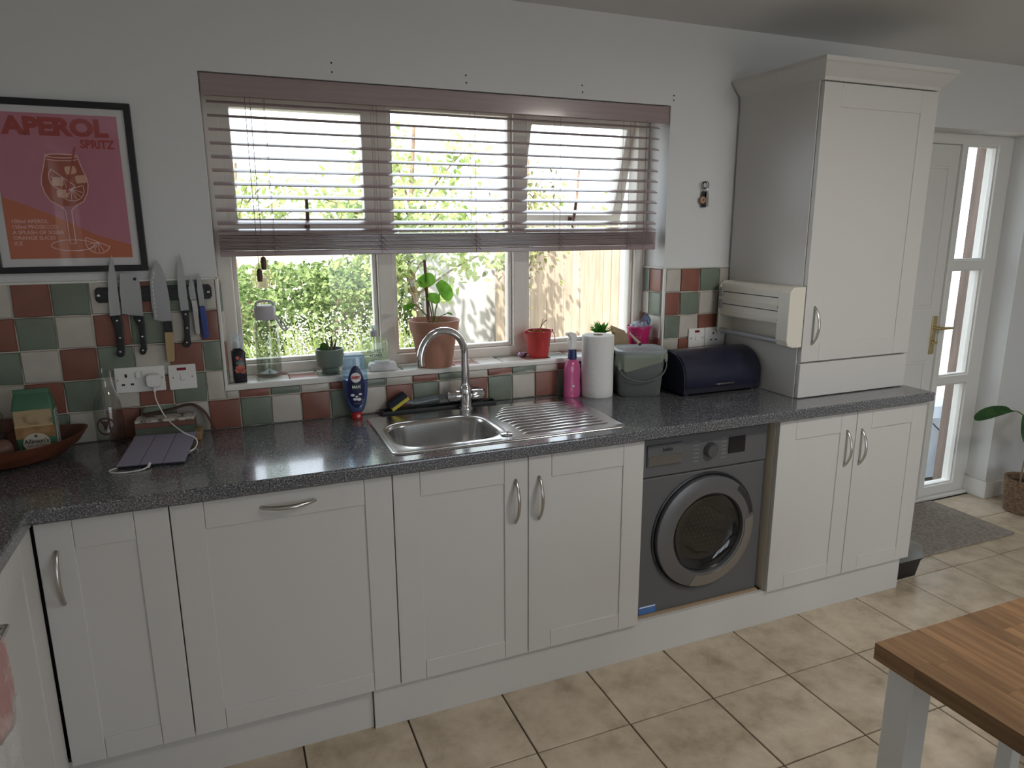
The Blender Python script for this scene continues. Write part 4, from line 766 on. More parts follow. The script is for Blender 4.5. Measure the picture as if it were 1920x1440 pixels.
# ================================================================== COUNTER ITEMS
b = thing('washing_up_liquid', 'upside-down blue washing-up liquid bottle with red cap', 'bottle', (1.163, -.058, Zc+.0005), radians(-4))
fp = [(.0165, 0), (.0185, .002), (.0185, .022), (.0165, .024), (.020, .026), (.027, .034), (.036, .06), (.0425, .10), (.0445, .14), (.0435, .17), (.041, .20), (.0385, .228), (.034, .238), (.02, .242), (0, .242)]
MB().lathe(fp[:5], n=24).build('cap', mat('red_cap', (.55, .03, .03), .35), b, world=False)
MB().lathe(fp[4:9]+[(.0442, .148), (.02, .150)], n=32, sy=.62).build('liquid', mat('deep_blue_liquid', (.015, .04, .22), .12, coat=.5), b, world=False)
MB().lathe([(r*1.012, z) for r, z in fp[4:]], n=32, sy=.625, cap1=False).build('bottle', thin('pale_blue_plastic', (.72, .84, .93), .6, .05, dens=.2, dcol=(.5, .66, .8)), b, world=False)
def onell(poly, m, name, dy_=0):   # wrap polygon (u,z) on the bottle front
    def rad(z):
        for (r0, z0), (r1, z1) in zip(fp[4:], fp[5:]):
            if z0 <= z <= z1: return r0+(r1-r0)*(z-z0)/(z1-z0)
        return .02
    P0 = []; P1 = []
    for u, z in poly:
        R_ = rad(z)*1.02; s_ = max(-1, min(1, u/R_)); y_ = -R_*.625*math.sqrt(1-s_*s_*.98)-dy_; P0.append((u, y_, z)); P1.append((u, y_-.0006, z))
    c0 = (sum(p[0] for p in P0)/len(P0), min(p[1] for p in P0), sum(p[2] for p in P0)/len(P0)); k_ = MB()
    n_ = len(P1); mid = [((p[0]+c0[0])/2, 0, (p[2]+c0[2])/2) for p in P1]; mid = [(x_, -rad(z_)*1.02*.625*math.sqrt(max(.02, 1-(x_/(rad(z_)*1.02))**2*.98))-dy_-.0006, z_) for x_, _, z_ in mid]
    cc = (c0[0], -rad(c0[2])*1.02*.625*math.sqrt(max(.02, 1-(c0[0]/(rad(c0[2])*1.02))**2*.98))-dy_-.0006, c0[2])
    k_.loft([P0, P1, mid], False, False); k_.add(mid+[cc], [(i, (i+1) % n_, n_) for i in range(n_)], True)
    return k_.build(name, m, b, world=False)
nv = mat('navy_label', (.012, .014, .075), .3)
onell([(.031*cos(t)*(1-.12*sin(t)), .123+.078*sin(t)) for t in [2*pi*i/40 for i in range(40)]], nv, 'label')
onell([(.018*cos(t), .158+.018*sin(t)) for t in [2*pi*i/24 for i in range(24)]], WHITE, 'white_roundel', .0006)
rd = mat('red_print', (.5, .02, .03), .5)
text('brand_lettering', 'FAIRY', .0135, rd, b, (0, -.0302, .158), bold=.0006, world=False, sx=.85)
onell([(.016*cos(t), .124+.016*sin(t)) for t in [2*pi*i/24 for i in range(24)]], mat('dark_green_disc', (.01, .035, .04), .4), 'dark_roundel', .0006); text('brand_lettering', 'MAX', .014, WHITE, b, (0, -.0305, .124), bold=.0006, world=False)
for u_, z_, r_ in ((-.014, .094, .007), (.013, .096, .006), (-.006, .078, .007), (.008, .077, .008), (.0, .088, .005)): onell([(u_+r_*cos(t), z_+r_*.7*sin(t)) for t in [2*pi*i/14 for i in range(14)]], WHITE, 'foam_print', .0006)
text('flag_print', '+', .022, WHITE, b, (.004, -.0188, .012), bold=.0006, world=False)
# tray, dish wand, scourer
b = thing('sink_tray', 'long dark rubber tray lying between the tap and the tiles', 'tray', (1.47, -.043, Zc+.0005))
MB().cells([-.215, -.208, .228, .235], [-.026, -.020, .020, .026], lambda i, j: not (i == 1 and j == 1), 0, .016, 'z').box(-.21, .23, -.022, .022, 0, .004).build('tray', mat('dark_rubber', (.02, .021, .022), .5), b, bevel=.002, world=False)
b = thing('dish_wand', 'clear-handled dish wand with yellow and black sponge head', 'dish brush', (1.315, -.050, Zc+.018)); b.rotation_euler = (0, 0, radians(2))
s_ = MB().box(-.038, .038, -.020, .022, -.012, .0015).build('sponge', mat('yellow_sponge', (.62, .52, .08), .9, bump=.8, bscale=150), b, bevel=.003, world=False); s_.rotation_euler = (0, radians(-32), 0); s_.location = (0.005, 0, .026)
s2 = MB().box(-.038, .038, -.020, .022, .002, .020).build('scouring_pad', mat('dark_navy_pad', (.015, .02, .035), .9), b, bevel=.003, world=False); s2.rotation_euler = (0, radians(-32), 0); s2.location = (0.005, 0, .026)
MB().tube(bez([(.03, 0, .025), (.07, 0, .020), (.12, .002, .024), (.17, .004, .028), (.215, .006, .028)], 5), [.006+.006*sin(pi*i/20)+.002 for i in range(21)], 10, sq=.7).build('handle', thin('smoky_handle', (.70, .74, .76), .6, .05, dens=.35, dcol=(.4, .45, .5)), b, world=False)
b = thing('wire_scourer', 'tangled steel wire scourer tucked behind the right tap lever', 'scourer', (1.628, -.037, Zc+.004)); mm = MB()
for i in range(26):
    R_ = random.uniform(.018, .031); ax = Vector((random.uniform(-1, 1), random.uniform(-1, 1), random.uniform(-1, 1))).normalized(); u = ax.orthogonal().normalized(); w_ = ax.cross(u); c0 = Vector((random.uniform(-.016, .016), random.uniform(-.004, .004), .038))
    mm.tube([c0+Vector(((u*cos(t)+w_*sin(t)).x*R_*1.2, (u*cos(t)+w_*sin(t)).y*R_*.7, (u*cos(t)+w_*sin(t)).z*R_)) for t in [2*pi*k/14 for k in range(14)]], .0013, 4)
mm.build('wire_tangle', mat('dark_steel_wire', (.16, .15, .16), .3, .9), b, world=False)['kind'] = 'stuff'
MB().box(-.028, .03, -.012, .012, 0.0005, .012).build('soap_pad', mat('grey_pad', (.05, .05, .055), .9), b, bevel=.003, world=False)
# pink trigger spray
b = thing('trigger_spray', 'pink trigger spray bottle with blue collar and white head', 'spray bottle', (2.036, -.070, Zc+.0005), radians(12))
MB().lathe([(.036, 0), (.039, .004), (.0395, .03), (.036, .07), (.038, .10), (.036, .130), (.027, .150), (.017, .158), (.015, .160)], n=28, sy=.68).build('bottle', mat('pink_liquid', (.56, .10, .26), .2, coat=.4, bump=.1, bscale=20), b, world=False)
MB().lathe([(.0165, .158), (.0185, .160), (.0165, .196), (.0155, .198)], n=20).build('collar', mat('navy_collar', (.015, .03, .13), .4), b, world=False)
MB().ext([(-.014, .196), (.013, .196), (.015, .225), (.012, .232), (.018, .245), (.012, .262), (-.012, .270), (-.026, .268), (-.027, .256), (-.016, .250), (-.013, .235)], -.010, .010, 'y').build('trigger_head', WHITE, b, bevel=.004, world=False)
MB().tube(bez([(-.012, 0, .248), (-.024, 0, .238), (-.030, 0, .222)], 4), .0035, 6).build('trigger', WHITE, b, world=False); MB().cyl((-.026, 0, .262), (-.033, 0, .262), .006, n=10).build('nozzle', WHITE, b, world=False)
MB().box(-.021, -.008, -.0268, -.0255, .047, .054).build('label_print', WHITE, b, world=False)
# kitchen roll
b = thing('kitchen_roll', 'white kitchen paper roll standing on the worktop', 'kitchen roll', (2.144, -.086, Zc+.0005))
pr_ = mat('embossed_paper', (.72, .71, .69), .9, bump=.5, bscale=55)
rr = [[(r*cos(a), r*sin(a), z) for a in [2*pi*i/48 for i in range(48)]] for r, z in ((.063, 0), (.065, .003), (.0655, .03), (.0655, .247), (.064, .252), (.021, .2525), (.0195, .251), (.0195, .2), (.0195, .05))]
MB().loft(rr, True, True).build('paper', pr_, b, world=False); MB().lathe([(.0197, .05), (.0197, .2535), (.0185, .2535), (.0185, .05)], n=24, cap0=False, cap1=False).build('cardboard_core', mat('cardboard', (.40, .32, .23), .9), b, world=False)
# food caddy
b = thing('food_caddy', 'grey lidded food waste caddy with green liner sticking out', 'caddy', (2.318, -.118, Zc+.0005), radians(-19))
cg_ = mat('grey_caddy_plastic', (.12, .13, .125), .45)
MB().loft([ring(.165, .125, .03, 0, 6), ring(.172, .132, .03, .004, 6), ring(.196, .156, .034, .165, 6), ring(.204, .164, .036, .168, 6), ring(.204, .164, .036, .178, 6)]).build('bucket', cg_, b, world=False)
li = MB(); rg = []
for k_, (e_, z_) in enumerate(((.010, .180), (.014, .172), (.013, .15), (.010, .13))):
    base_ = rrect(.198+e_, .158+e_, .036, 10); row_ = []
    for i, (x_, y_) in enumerate(base_):
        wob = (sin(i*1.7)+sin(i*3.1+1))*.0016*(k_); dz = (-.022*math.exp(-((x_+.06)/.04)**2) if y_ < 0 else 0)*(k_/3)+sin(i*.9)*.007*(k_/3)+(.02 if x_ > .04 else 0)*(k_/3); row_.append((x_*(1+wob*8), y_*(1+wob*8), z_+dz))
    rg.append(row_)
li.loft(rg, False, False).build('liner', thin('green_liner', (.75, .8, .68), .4, .25, dens=.7, dcol=(.52, .58, .47)), b, world=False)
lidm = mat('pale_grey_lid', (.27, .30, .30), .35)
ld = MB().loft([ring(.212, .172, .040, .178, 6), ring(.215, .175, .041, .182, 6), ring(.214, .174, .041, .190, 6), ring(.190, .150, .034, .1945, 6), ring(.184, .144, .032, .1925, 6)]).build('lid', lidm, b, world=False)
MB().tube(bez([(-.104, -.02, .168), (-.100, -.06, .13), (-.070, -.083, .085), (0, -.090, .066), (.070, -.083, .085), (.106, -.05, .12), (.106, -.02, .165)], 6), .0042, 8, sq=.7).build('handle', cg_, b, world=False)
for s_ in (-1, 1): MB().cyl((s_*.098, -.02, .166), (s_*.108, -.02, .166), .008, n=12).build('handle_pivot', cg_, b, world=False)
o_ = MB().tube(bez([(2.322, -.122, 1.1185), (2.315, -.110, 1.130), (2.300, -.094, 1.150), (2.292, -.085, 1.163)], 4), [.0075, .008, .007, .006, .0055, .005, .005, .0048, .0045, .004, .004, .004, .0035], 10).build('garlic_stub', mat('pale_stub', (.50, .43, .33), .7)); tag(o_, 'pale dried stub with a dark end lying on the caddy lid', 'vegetable stub')
MB().tube([(2.321, -.121, 1.1195), (2.324, -.126, 1.117)], [.0084, .006], 8).build('dark_end', mat('dark_stub', (.05, .035, .03), .8), o_)
# bread bin
b = thing('bread_bin', 'dark navy roll-top bread bin with chrome handle next to the caddy', 'bread bin', (2.643, -.142, Zc))
nb = mat('navy_enamel', (.014, .014, .034), .28, coat=.3); nbd = mat('navy_dark', (.010, .010, .018), .4)
D0, D1, Hh = -.122, .118, .176
side = [(D0, .012), (D1, .012), (D1, .10)]+[((D0+D1)/2+.0+(D1-D0)/2*cos(t), .075+.1*sin(t)) for t in [pi*i/16 for i in range(1, 16)]]+[(D0, .07)]
for x0, x1 in ((-.196, -.188), (.188, .196)): MB().ext(side, x0, x1, 'x').build('side_panel', nb, b, bevel=.002, world=False)
MB().box(-.19, .19, D0, D1, .010, .035).build('base', nbd, b, bevel=.002, world=False)
out = [((D0+D1)/2+((D1-D0)/2+.003)*cos(t), .075+.103*sin(t)) for t in [pi*1.0*i/24 for i in range(25)]]; out = [(D1+.003, .03)]+out+[(D0-.003, .034)]
inn = [(y_*.985, z_-.003) for y_, z_ in out]; rl = MB(); rl.loft([[(x_, y_, z_) for y_, z_ in out+inn[::-1]] for x_ in (-.1885, .1885)]); lidb = rl.build('roll_lid', nb, b, world=False)
MB().tube([(-.045, D0-.003, .045), (-.045, D0-.014, .046), (.042, D0-.014, .046), (.042, D0-.003, .045)], .0045, 8).build('handle', CHROME, lidb, world=False)
for x_ in (-.17, .17):
    for y_ in (-.1, .1): MB().lathe([(.012, 0), (.012, .0105)], (x_, y_, 0), 12).build('foot', BLACK, b, world=False)
# ================================================================== WRAP DISPENSER, KEYS
b = thing('wrap_dispenser', 'cream wall-mounted foil and paper towel dispenser on the cupboard side', 'dispenser', (2.847, -.255, 1.24))
wc = mat('cream_plastic', (.70, .67, .58), .4)
Y0, Y1, Z0, Z1, XF = -.468, -.045, 1.125, 1.358, 2.772
prf = [(2.847, Z1), (XF+.02, Z1), (XF+.004, Z1-.008), (XF, Z1-.022), (XF, Z1-.03), (XF, 1.215), (XF+.006, 1.208), (2.847, 1.208)]
MB().loft([[(x_, Y0+.06, z_) for x_, z_ in prf], [(x_, Y1-.012, z_) for x_, z_ in prf]], sm=False).build('housing', wc, b, bevel=.003)
for y0, y1 in ((Y0, Y0+.062), (Y1-.014, Y1)): MB().loft([[(x_, y_, z_) for x_, z_ in [(2.847, Z1+.002), (XF+.016, Z1+.002), (XF-.004, Z1-.018), (XF-.004, 1.15), (XF+.004, Z0+.004), (XF+.03, Z0-.004), (2.847, Z0-.004)]] for y_ in (y0, y1)], sm=False).build('end_cap', wc, b, bevel=.004)
for z_ in (1.315, 1.262): MB().box(XF-.002, XF+.002, Y0+.065, Y1-.02, z_-.0015, z_+.0015).build('cutting_slot', dk, b)
for z_ in (1.282, 1.276, 1.228): MB().box(XF-.004, XF+.001, Y0+.065, Y1-.02, z_-.004, z_+.002).build('ridge', wc, b, bevel=.0015)
lv = mat('grey_cutter', (.32, .32, .32), .5)
for z_ in (1.325, 1.272): MB().box(XF-.008, XF+.004, Y1-.030, Y1-.004, z_-.032, z_+.008).build('cutter_slide', lv, b, bevel=.003)
MB().cyl((XF+.012, Y0+.05, 1.142), (XF+.012, Y1-.01, 1.142), .0115, n=16).build('towel_bar', mat('grey_bar', (.34, .35, .37), .35), b)
MB().box(2.842, 2.847, Y0+.05, Y1-.01, 1.135, 1.21).build('back_plate', wc, b)
b = thing('key_bunch', 'bunch of keys and fobs hanging on the wall beside the tall cupboard', 'keys', (2.692, 0, 1.75))
dkm = mat('dark_metal', (.06, .06, .065), .35, .8)
MB().cyl((2.688, -.001, 1.775), (2.688, -.018, 1.777), .003, n=8).build('hook', dkm, b)
tor = lambda c, r, t, m, nm: MB().tube([(c[0]+r*cos(a), c[1], c[2]+r*sin(a)) for a in [2*pi*i/16 for i in range(17)]], t, 6).build(nm, m, b)
tor((2.684, -.016, 1.762), .014, .0016, dkm, 'key_ring'); tor((2.694, -.013, 1.764), .015, .0018, dkm, 'key_ring'); tor((2.688, -.016, 1.745), .010, .0016, CHROME, 'key_ring')
MB().lathe([(.014, 0), (.015, .002), (.015, .006), (.012, .008), (0, .008)], (0, 0, 0), 18, cap1=False).build('wooden_fob', mat('fob_wood', (.40, .24, .14), .6), b, world=False); b.children[-1].location = (-.013, -.012, -.048); b.children[-1].rotation_euler = (pi/2, 0, 0)
MB().cyl((2.679, -.0205, 1.702), (2.679, -.0198, 1.702), .004, n=10).build('fob_dot', tasm, b)
for i, (x_, z0, z1, m_) in enumerate(((2.682, 1.74, 1.672, BLACK), (2.694, 1.74, 1.672, dkm), (2.703, 1.74, 1.676, CHROME), (2.690, 1.738, 1.70, mat('brown_leather_tag', (.14, .08, .05), .6)))):
    MB().ext([(x_-.004, z0), (x_+.004, z0), (x_+.008, (z0+z1)/2), (x_+.007, z1), (x_-.005, z1), (x_-.007, (z0+z1)/2)], -.011+.002*(i % 2)-.004, -.011+.002*(i % 2), 'y').build('key', m_, b)
# ================================================================== RIGHT SIDE: mat, box, basket plant, table
b = MB().box(3.72, 4.50, -.405, .075, .0005, .012).build('door_mat', mat('grey_brown_mat', (.36, .32, .275), .95, var=.35, scale=60, bump=.9, bscale=300), bevel=.004); tag(b, 'grey-brown pile door mat in front of the back door', 'door mat')
b = thing('storage_tub', 'black plastic tub with clear lid on the floor behind the cabinet end', 'tub', (3.555, -.415, 0))
MB().loft([ring(.15, .20, .02, .001, 4), ring(.175, .225, .024, .085, 4), ring(.185, .235, .026, .087, 4), ring(.185, .235, .026, .095, 4)]).build('tub', BLACK, b, world=False)
MB().loft([ring(.188, .238, .026, .0955, 4), ring(.186, .236, .026, .105, 4), ring(.176, .226, .03, .145, 4), ring(.15, .20, .03, .155, 4)]).build('lid', thin('frosted_lid', (.85, .86, .86), .5, .15, dens=.3, dcol=(.6, .62, .62)), b, world=False)
b = thing('basket_plant', 'leafy plant in a woven seagrass basket by the back door reveal', 'pot plant', (4.85, -.215, 0))
bk = MB(); 
rings_ = []
for i in range(23):
    z_ = .002+i*.009; rings_.append([((.082+.018*i/22+.0025*(i % 2))*cos(a)*(1+.012*sin(12*a+i*pi)), (.082+.018*i/22+.0025*(i % 2))*sin(a)*(1+.012*sin(12*a+i*pi)), z_) for a in [2*pi*k/48 for k in range(48)]])
rings_.append([(.088*cos(a), .088*sin(a), .196) for a in [2*pi*k/48 for k in range(48)]]); rings_.append([(.082*cos(a), .082*sin(a), .16) for a in [2*pi*k/48 for k in range(48)]])
bk.loft(rings_).build('basket', mat('woven_seagrass', (.25, .16, .10), .85, var=.5, scale=60, bump=.8, bscale=120), b, world=False)
MB().lathe([(.082, .165), (.04, .17), (0, .171)], n=20, cap0=False, cap1=False).build('soil', MATS['dark_soil'], b, world=False)
dl = leafmat('dark_leaf', (.03, .075, .03), (.06, .13, .05), 12, .3)
stem(b, [(-.08, -.02, .165), (-.09, -.03, .32), (-.06, -.04, .46), (-.02, -.05, .50)], .004, mat('woody_stem', (.25, .2, .12), .7)); stem(b, [(.0, 0, .165), (-.02, -.02, .35), (-.10, -.03, .53), (-.20, -.03, .61), (-.31, -.03, .632)], .0028)
stem(b, [(.01, .0, .165), (.05, -.02, .3), (.07, -.03, .36)], .0028)
heart_leaf(b, (-.30, -.03, .634), (-1, .1, .02), (0, -.30, 1), .20, .085, dl); heart_leaf(b, (-.13, -.045, .58), (-.15, -.4, -.9), (-.6, -.6, .5), .16, .11, dl); heart_leaf(b, (-.05, -.05, .50), (.2, -.5, -.8), (-.3, -.8, .4), .15, .11, dl); heart_leaf(b, (.06, -.05, .50), (.6, -.6, -.2), (0, -.4, 1), .15, .12, dl); heart_leaf(b, (.07, -.03, .36), (.5, -.6, .2), (-.2, -.6, .8), .13, .10, dl); heart_leaf(b, (.04, -.03, .45), (.3, .2, .8), (-.5, -.8, .2), .12, .09, dl)
# table with butcher-block top: staves are pieces
b = thing('dining_table', 'wood-block topped table with white square legs in the near right corner', 'table', (2.33, -2.10, 0))
WB = wood_block_mat(); TX0, TX1, TY0, TY1, TZ1, TT = 1.930, 2.93, -2.60, -1.641, .75, .036
sw_ = .042; nx = int(round((TX1-TX0)/sw_)); sw_ = (TX1-TX0)/nx; cache = {}
for i in range(nx):
    y_ = TY1; first = True
    while y_ > TY0+.001:
        L_ = random.choice((.16, .22, .28, .34)); L_ = L_*random.uniform(.4, 1) if first else L_; first = False; L_ = round(min(L_, y_-TY0), 2)
        if y_-L_-TY0 < .09: L_ = y_-TY0
        o_ = MB().box(-sw_/2+.00012, sw_/2-.00012, -L_/2+.00012, L_/2-.00012, -TT, 0).build('stave', WB, b, world=False); o_.location = (TX0+(i+.5)*sw_-2.33, y_-L_/2+2.10, TZ1); y_ -= L_
lw = mat('white_table_paint', (.70, .69, .66), .4)
for lx in (1.951, 2.850):
    for ly in (-2.575, -1.719): MB().box(lx, lx+.058, ly, ly+.058, 0, TZ1-TT-.0003).build('leg', lw, b, bevel=.003)
MB().box(2.05, 2.82, -2.52, -2.50, .66, .713).build('apron', lw, b); MB().box(2.32, 2.34, -2.5, -1.75, .66, .713).build('apron', lw, b)
b = thing('stool', 'white wooden stool pushed under the wood-block table', 'stool', (2.33, -1.93, 0))
MB().box(2.155, 2.50, -2.10, -1.765, .59, .615).build('seat', lw, b, bevel=.005)
for lx in (2.160, 2.465):
    for ly in (-2.095, -1.80): MB().box(lx, lx+.030, ly, ly+.030, 0, .59).build('leg', lw, b, bevel=.002)
MB().box(2.17, 2.18, -2.07, -1.79, .2, .225).build('rail', lw, b); MB().box(2.475, 2.485, -2.07, -1.79, .2, .225).build('rail', lw, b)
# ceiling lamp above the middle of the room
b = thing('ceiling_light', 'round flush ceiling light in the middle of the room', 'ceiling light', (2.9, -2.1, ZC))
MB().lathe([(.17, 0), (.17, -.025), (.15, -.03)], n=32).build('base', WHITE, b, world=False)
em_ = bpy.data.materials.new('lamp_diffuser'); em_.use_nodes = True; pb = em_.node_tree.nodes['Principled BSDF']; pb.inputs['Emission Color'].default_value = (1, .9, .78, 1); pb.inputs['Emission Strength'].default_value = 8
MB().lathe([(.155, -.03), (.15, -.05), (.11, -.068), (.05, -.076), (0, -.077)], n=32, cap1=False).build('diffuser', em_, b, world=False)
ld_ = bpy.data.lights.new('ceiling_lamp', 'AREA'); ld_.shape = 'DISK'; ld_.size = .32; ld_.energy = 17; ld_.color = (1, .975, .94)
lo_b = bpy.data.objects.new('ceiling_lamp', ld_); COL.objects.link(lo_b); lo_b.location = (2.9, -2.1, ZC-.082)
# towel on the side cabinet handle
tw = mat('pink_terry', (.60, .44, .41), .95, col2=(.50, .28, .26), scale=14, bump=.9, bscale=250, lo=.45, hi=.55)
b = thing('tea_towel', 'pink and white patterned towel hanging on the side cabinet handle', 'towel', (.28, -1.13, .6))
rr = []
for i in range(15):
    y_ = -1.285+.265*i/14; wv = .004*sin(i*1.3); lo_ = .63+.02*sin(i*.5)
    prof_ = [(.284+wv, lo_+.03), (.286+wv, .70), (.284+wv*.6, .75), (.281, .800), (.274, .8085), (.2665, .800), (.263, .75), (.262, .70)]
    rr.append([(x_, y_, z_) for x_, z_ in prof_]+[(x_-.0035 if k < 4 else x_+.003, y_, z_-(.0028 if 2 < k < 6 else 0)) for k, (x_, z_) in reversed(list(enumerate(prof_)))])
rr = [[(x_+.013, y_, z_) for x_, y_, z_ in q] for q in rr]
MB().loft(rr).build('cloth', tw, b)
rr2 = [[(x_+.014, y_, z_) for x_, y_, z_ in [(.2835+.004*sin(i*1.3), -1.2851+.2652*i/14, .665+.02*sin(i*.5)), (.289+.004*sin(i*1.3), -1.2851+.2652*i/14, .665+.02*sin(i*.5)), (.289+.004*sin(i*1.3), -1.2851+.2652*i/14, .60+.02*sin(i*.5)), (.2835+.004*sin(i*1.3), -1.2851+.2652*i/14, .60+.02*sin(i*.5))]] for i in range(15)]
MB().loft(rr2).build('hem', mat('white_terry', (.62, .60, .58), .95, bump=.9, bscale=250), b)
# ================================================================== GARDEN
def groundmat(): return mat('garden_ground', (.30, .27, .22), .95, col2=(.12, .16, .06), scale=1.3, lo=.4, hi=.6)
g_ = struct(MB().box(-14, 18, .30, 16, -.35, -.14).box(-14, 18, -18, YB-.25, -.35, -.14).build('ground', mat('pale_paving', (.42, .39, .34), .9, var=.3, scale=2)), 'pale garden ground outside the windows')
gw = MB().box(2.72, 3.95, 4.72, 4.86, -.14, 1.75).build('garden_wall', mat('pale_render', (.50, .48, .45), .9, var=.12, scale=2, bump=.4, bscale=12)); tag(gw, 'pale rendered garden wall dappled with leaf shadows outside', 'wall')
lw_ = MB().box(-1.2, 2.7, 5.75, 5.9, -.14, 1.42).build('boundary_wall', mat('cream_render', (.70, .66, .50), .9, var=.1, scale=2)); tag(lw_, 'low cream boundary wall showing in a strip above the green shrubs', 'wall')
# fence: boards as parts
fn = thing('garden_fence', 'sunlit vertical board timber fence beyond the kitchen window', 'fence', (5.2, 4.6, -.14))
fwm = mat('pale_fence_wood', (.47, .365, .265), .85, var=.25, scale=4, stretch=(8, 8, .6), rand=.12)
bmh = MB().box(-.05, .05, -.009, .009, 0, 1.75).mesh('board', fwm)
for i in range(34):
    o_ = bpy.data.objects.new('board', bmh); COL.objects.link(o_); o_.parent = fn; o_.location = (-1.65+i*.104, random.uniform(-.006, .006)+(.004 if i % 2 else 0), random.uniform(-.01, .01)); o_.rotation_euler = (0, random.uniform(-.004, .004), 0)
for z_ in (.3, 1.4): MB().box(3.5, 7.1, 4.62, 4.66, z_, z_+.08).build('rail', fwm, fn)
# hedge
def bush(name, label, c, size, n, m, L=.06, cat='hedge', stems=8, core=True):
    r = thing(name, label, cat, (c[0], c[1], -.14)); mm = MB(); rnd = random.Random(hash(label) % 1000 if False else len(label)*13+int(c[0]*10))
    for i in range(n):
        while True:
            p = Vector((rnd.uniform(-1, 1), rnd.uniform(-1, 1), rnd.uniform(-1, 1)))
            if p.length > .35 and p.x**4+p.y**4+p.z**4 < 1: break
        p = Vector((p.x*size[0], p.y*size[1], p.z*size[2]))+Vector((0, 0, c[2]+.14)); d = Vector((rnd.uniform(-1, 1), rnd.uniform(-1.2, .6), rnd.uniform(-.7, .8))); l_ = L*rnd.uniform(.6, 1.3)
        mm.leaf(p, d, (rnd.uniform(-1, 1), rnd.uniform(-1, 0), rnd.uniform(.2, 1)), l_, l_*.62)
    o = mm.build('foliage', m, r, world=False); o['kind'] = 'stuff'
    for i in range(stems):
        a_ = rnd.uniform(0, 2*pi); MB().tube(bez([(size[0]*.3*cos(a_), size[1]*.3*sin(a_), 0), (size[0]*.45*cos(a_), size[1]*.4*sin(a_), c[2]*.6), (size[0]*.7*cos(a_), size[1]*.6*sin(a_), c[2]+.14+size[2]*.6)], 4), .012, 5).build('stem', mat('bark', (.20, .13, .085), .9), r, world=False)
    return r
hg = leafmat('hedge_leaf', (.045, .09, .025), (.32, .40, .16), 7, .3)  # dark end of the colour noise paints in shade between the leaves
bush('hedge_shrub', 'dense green shrub outside the left pane of the window', (1.35, 3.6, .60), (.75, .55, .72), 9500, hg, .052)
bush('hedge_shrub', 'tall green shrub filling the garden behind the sage pot', (2.12, 4.75, .50), (.55, .45, .78), 5500, hg, .056)
bush('hedge_shrub', 'green shrub at the far left behind the white garden post', (.42, 4.75, .5), (.7, .5, .8), 5500, hg, .056)
yl = leafmat('sunlit_leaf', (.28, .38, .12), (.58, .64, .30), 4, .5)
def tree(name, label, base, h, crown, n, m, L):
    r = thing(name, label, 'tree', (base[0], base[1], -.14)); rnd = random.Random(int(base[0]*100))
    MB().tube(bez([(0, 0, 0), (.04, .02, h*.3), (-.02, 0, h*.6), (.05, 0, h)], 6), [.05-.035*i/18 for i in range(19)], 8).build('trunk', mat('tree_bark', (.30, .21, .14), .9, var=.4, scale=14), r, world=False)
    mm = MB()
    for k in range(14):
        a_ = rnd.uniform(0, 2*pi); z0 = h*rnd.uniform(.52, .92); e_ = Vector((cos(a_)*crown[0]*rnd.uniform(.5, 1), sin(a_)*crown[1]*rnd.uniform(.5, 1), z0+crown[2]*rnd.uniform(.0, .5)))
        bp = bez([(0, 0, z0*.8), (e_.x*.5, e_.y*.5, (z0*.8+e_.z)/2+.05), tuple(e_)], 5); MB().tube(bp, [.014-.010*i/10 for i in range(11)], 5).build('branch', MATS['tree_bark'], r, world=False)
        for i in range(n//14):
            p = bp[rnd.randrange(3, 11)]+Vector((rnd.gauss(0, .12), rnd.gauss(0, .12), rnd.gauss(0, .1))); l_ = L*rnd.uniform(.6, 1.25); mm.leaf(p, (rnd.uniform(-1, 1), rnd.uniform(-1, 1), rnd.uniform(-1, .2)), (rnd.uniform(-.5, .5), rnd.uniform(-1, .3), 1), l_, l_*.6)
    o = mm.build('crown', m, r, world=False); o['kind'] = 'stuff'; return r
tree('garden_tree', 'slender young tree with bright yellow-green leaves outside the middle pane', (2.36, 3.72), 2.6, (.95, .5, .5), 2400, yl, .085)
tree('garden_tree', 'bare-stemmed climber with sparse leaves where the garden wall meets the fence', (3.60, 4.05), 2.4, (.26, .2, .5), 520, leafmat('olive_leaf', (.16, .16, .07), (.34, .36, .16), 6, .4), .07)
tree('garden_tree', 'small light green tree seen through the upper right casement', (5.3, 6.2), 2.5, (1.0, .5, .4), 900, yl, .10)
tree('garden_tree', 'pale leafy tree seen through the upper left casement', (.95, 6.6), 2.5, (.9, .5, .4), 800, yl, .10)
# white flower plumes and grasses under the window
b = thing('flowering_grass', 'clump of pale feathery flowering grass outside below the shrub', 'grass plant', (1.45, 2.5, -.14))
mm = MB(); mf = MB(); rnd = random.Random(4)
for i in range(420):
    x_, y_ = rnd.uniform(-.55, .65), rnd.uniform(-.3, .3); hgt = rnd.uniform(.75, 1.15); dx_, dy_ = rnd.uniform(-.12, .12), rnd.uniform(-.12, .1)
    mm.leaf((x_, y_, 0), (dx_*2, dy_*2, hgt), (1, 0, .1), hgt*1.0, .014, .2)
    if i % 2:
        for k in range(16): t = rnd.uniform(.72, 1.05); mf.leaf((x_+dx_*2*t+rnd.gauss(0, .012), y_+dy_*2*t+rnd.gauss(0, .012), hgt*t), (rnd.uniform(-1, 1), rnd.uniform(-1, 1), rnd.uniform(-.2, 1)), (0, -1, .4), .019, .009)
mm.build('blades', leafmat('grass_blade', (.20, .28, .07), (.42, .48, .18), 8, .4), b, world=False)['kind'] = 'stuff'; mf.build('plumes', leafmat('cream_plume', (.62, .60, .48), (.85, .84, .74), 8, .4), b, world=False)['kind'] = 'stuff'
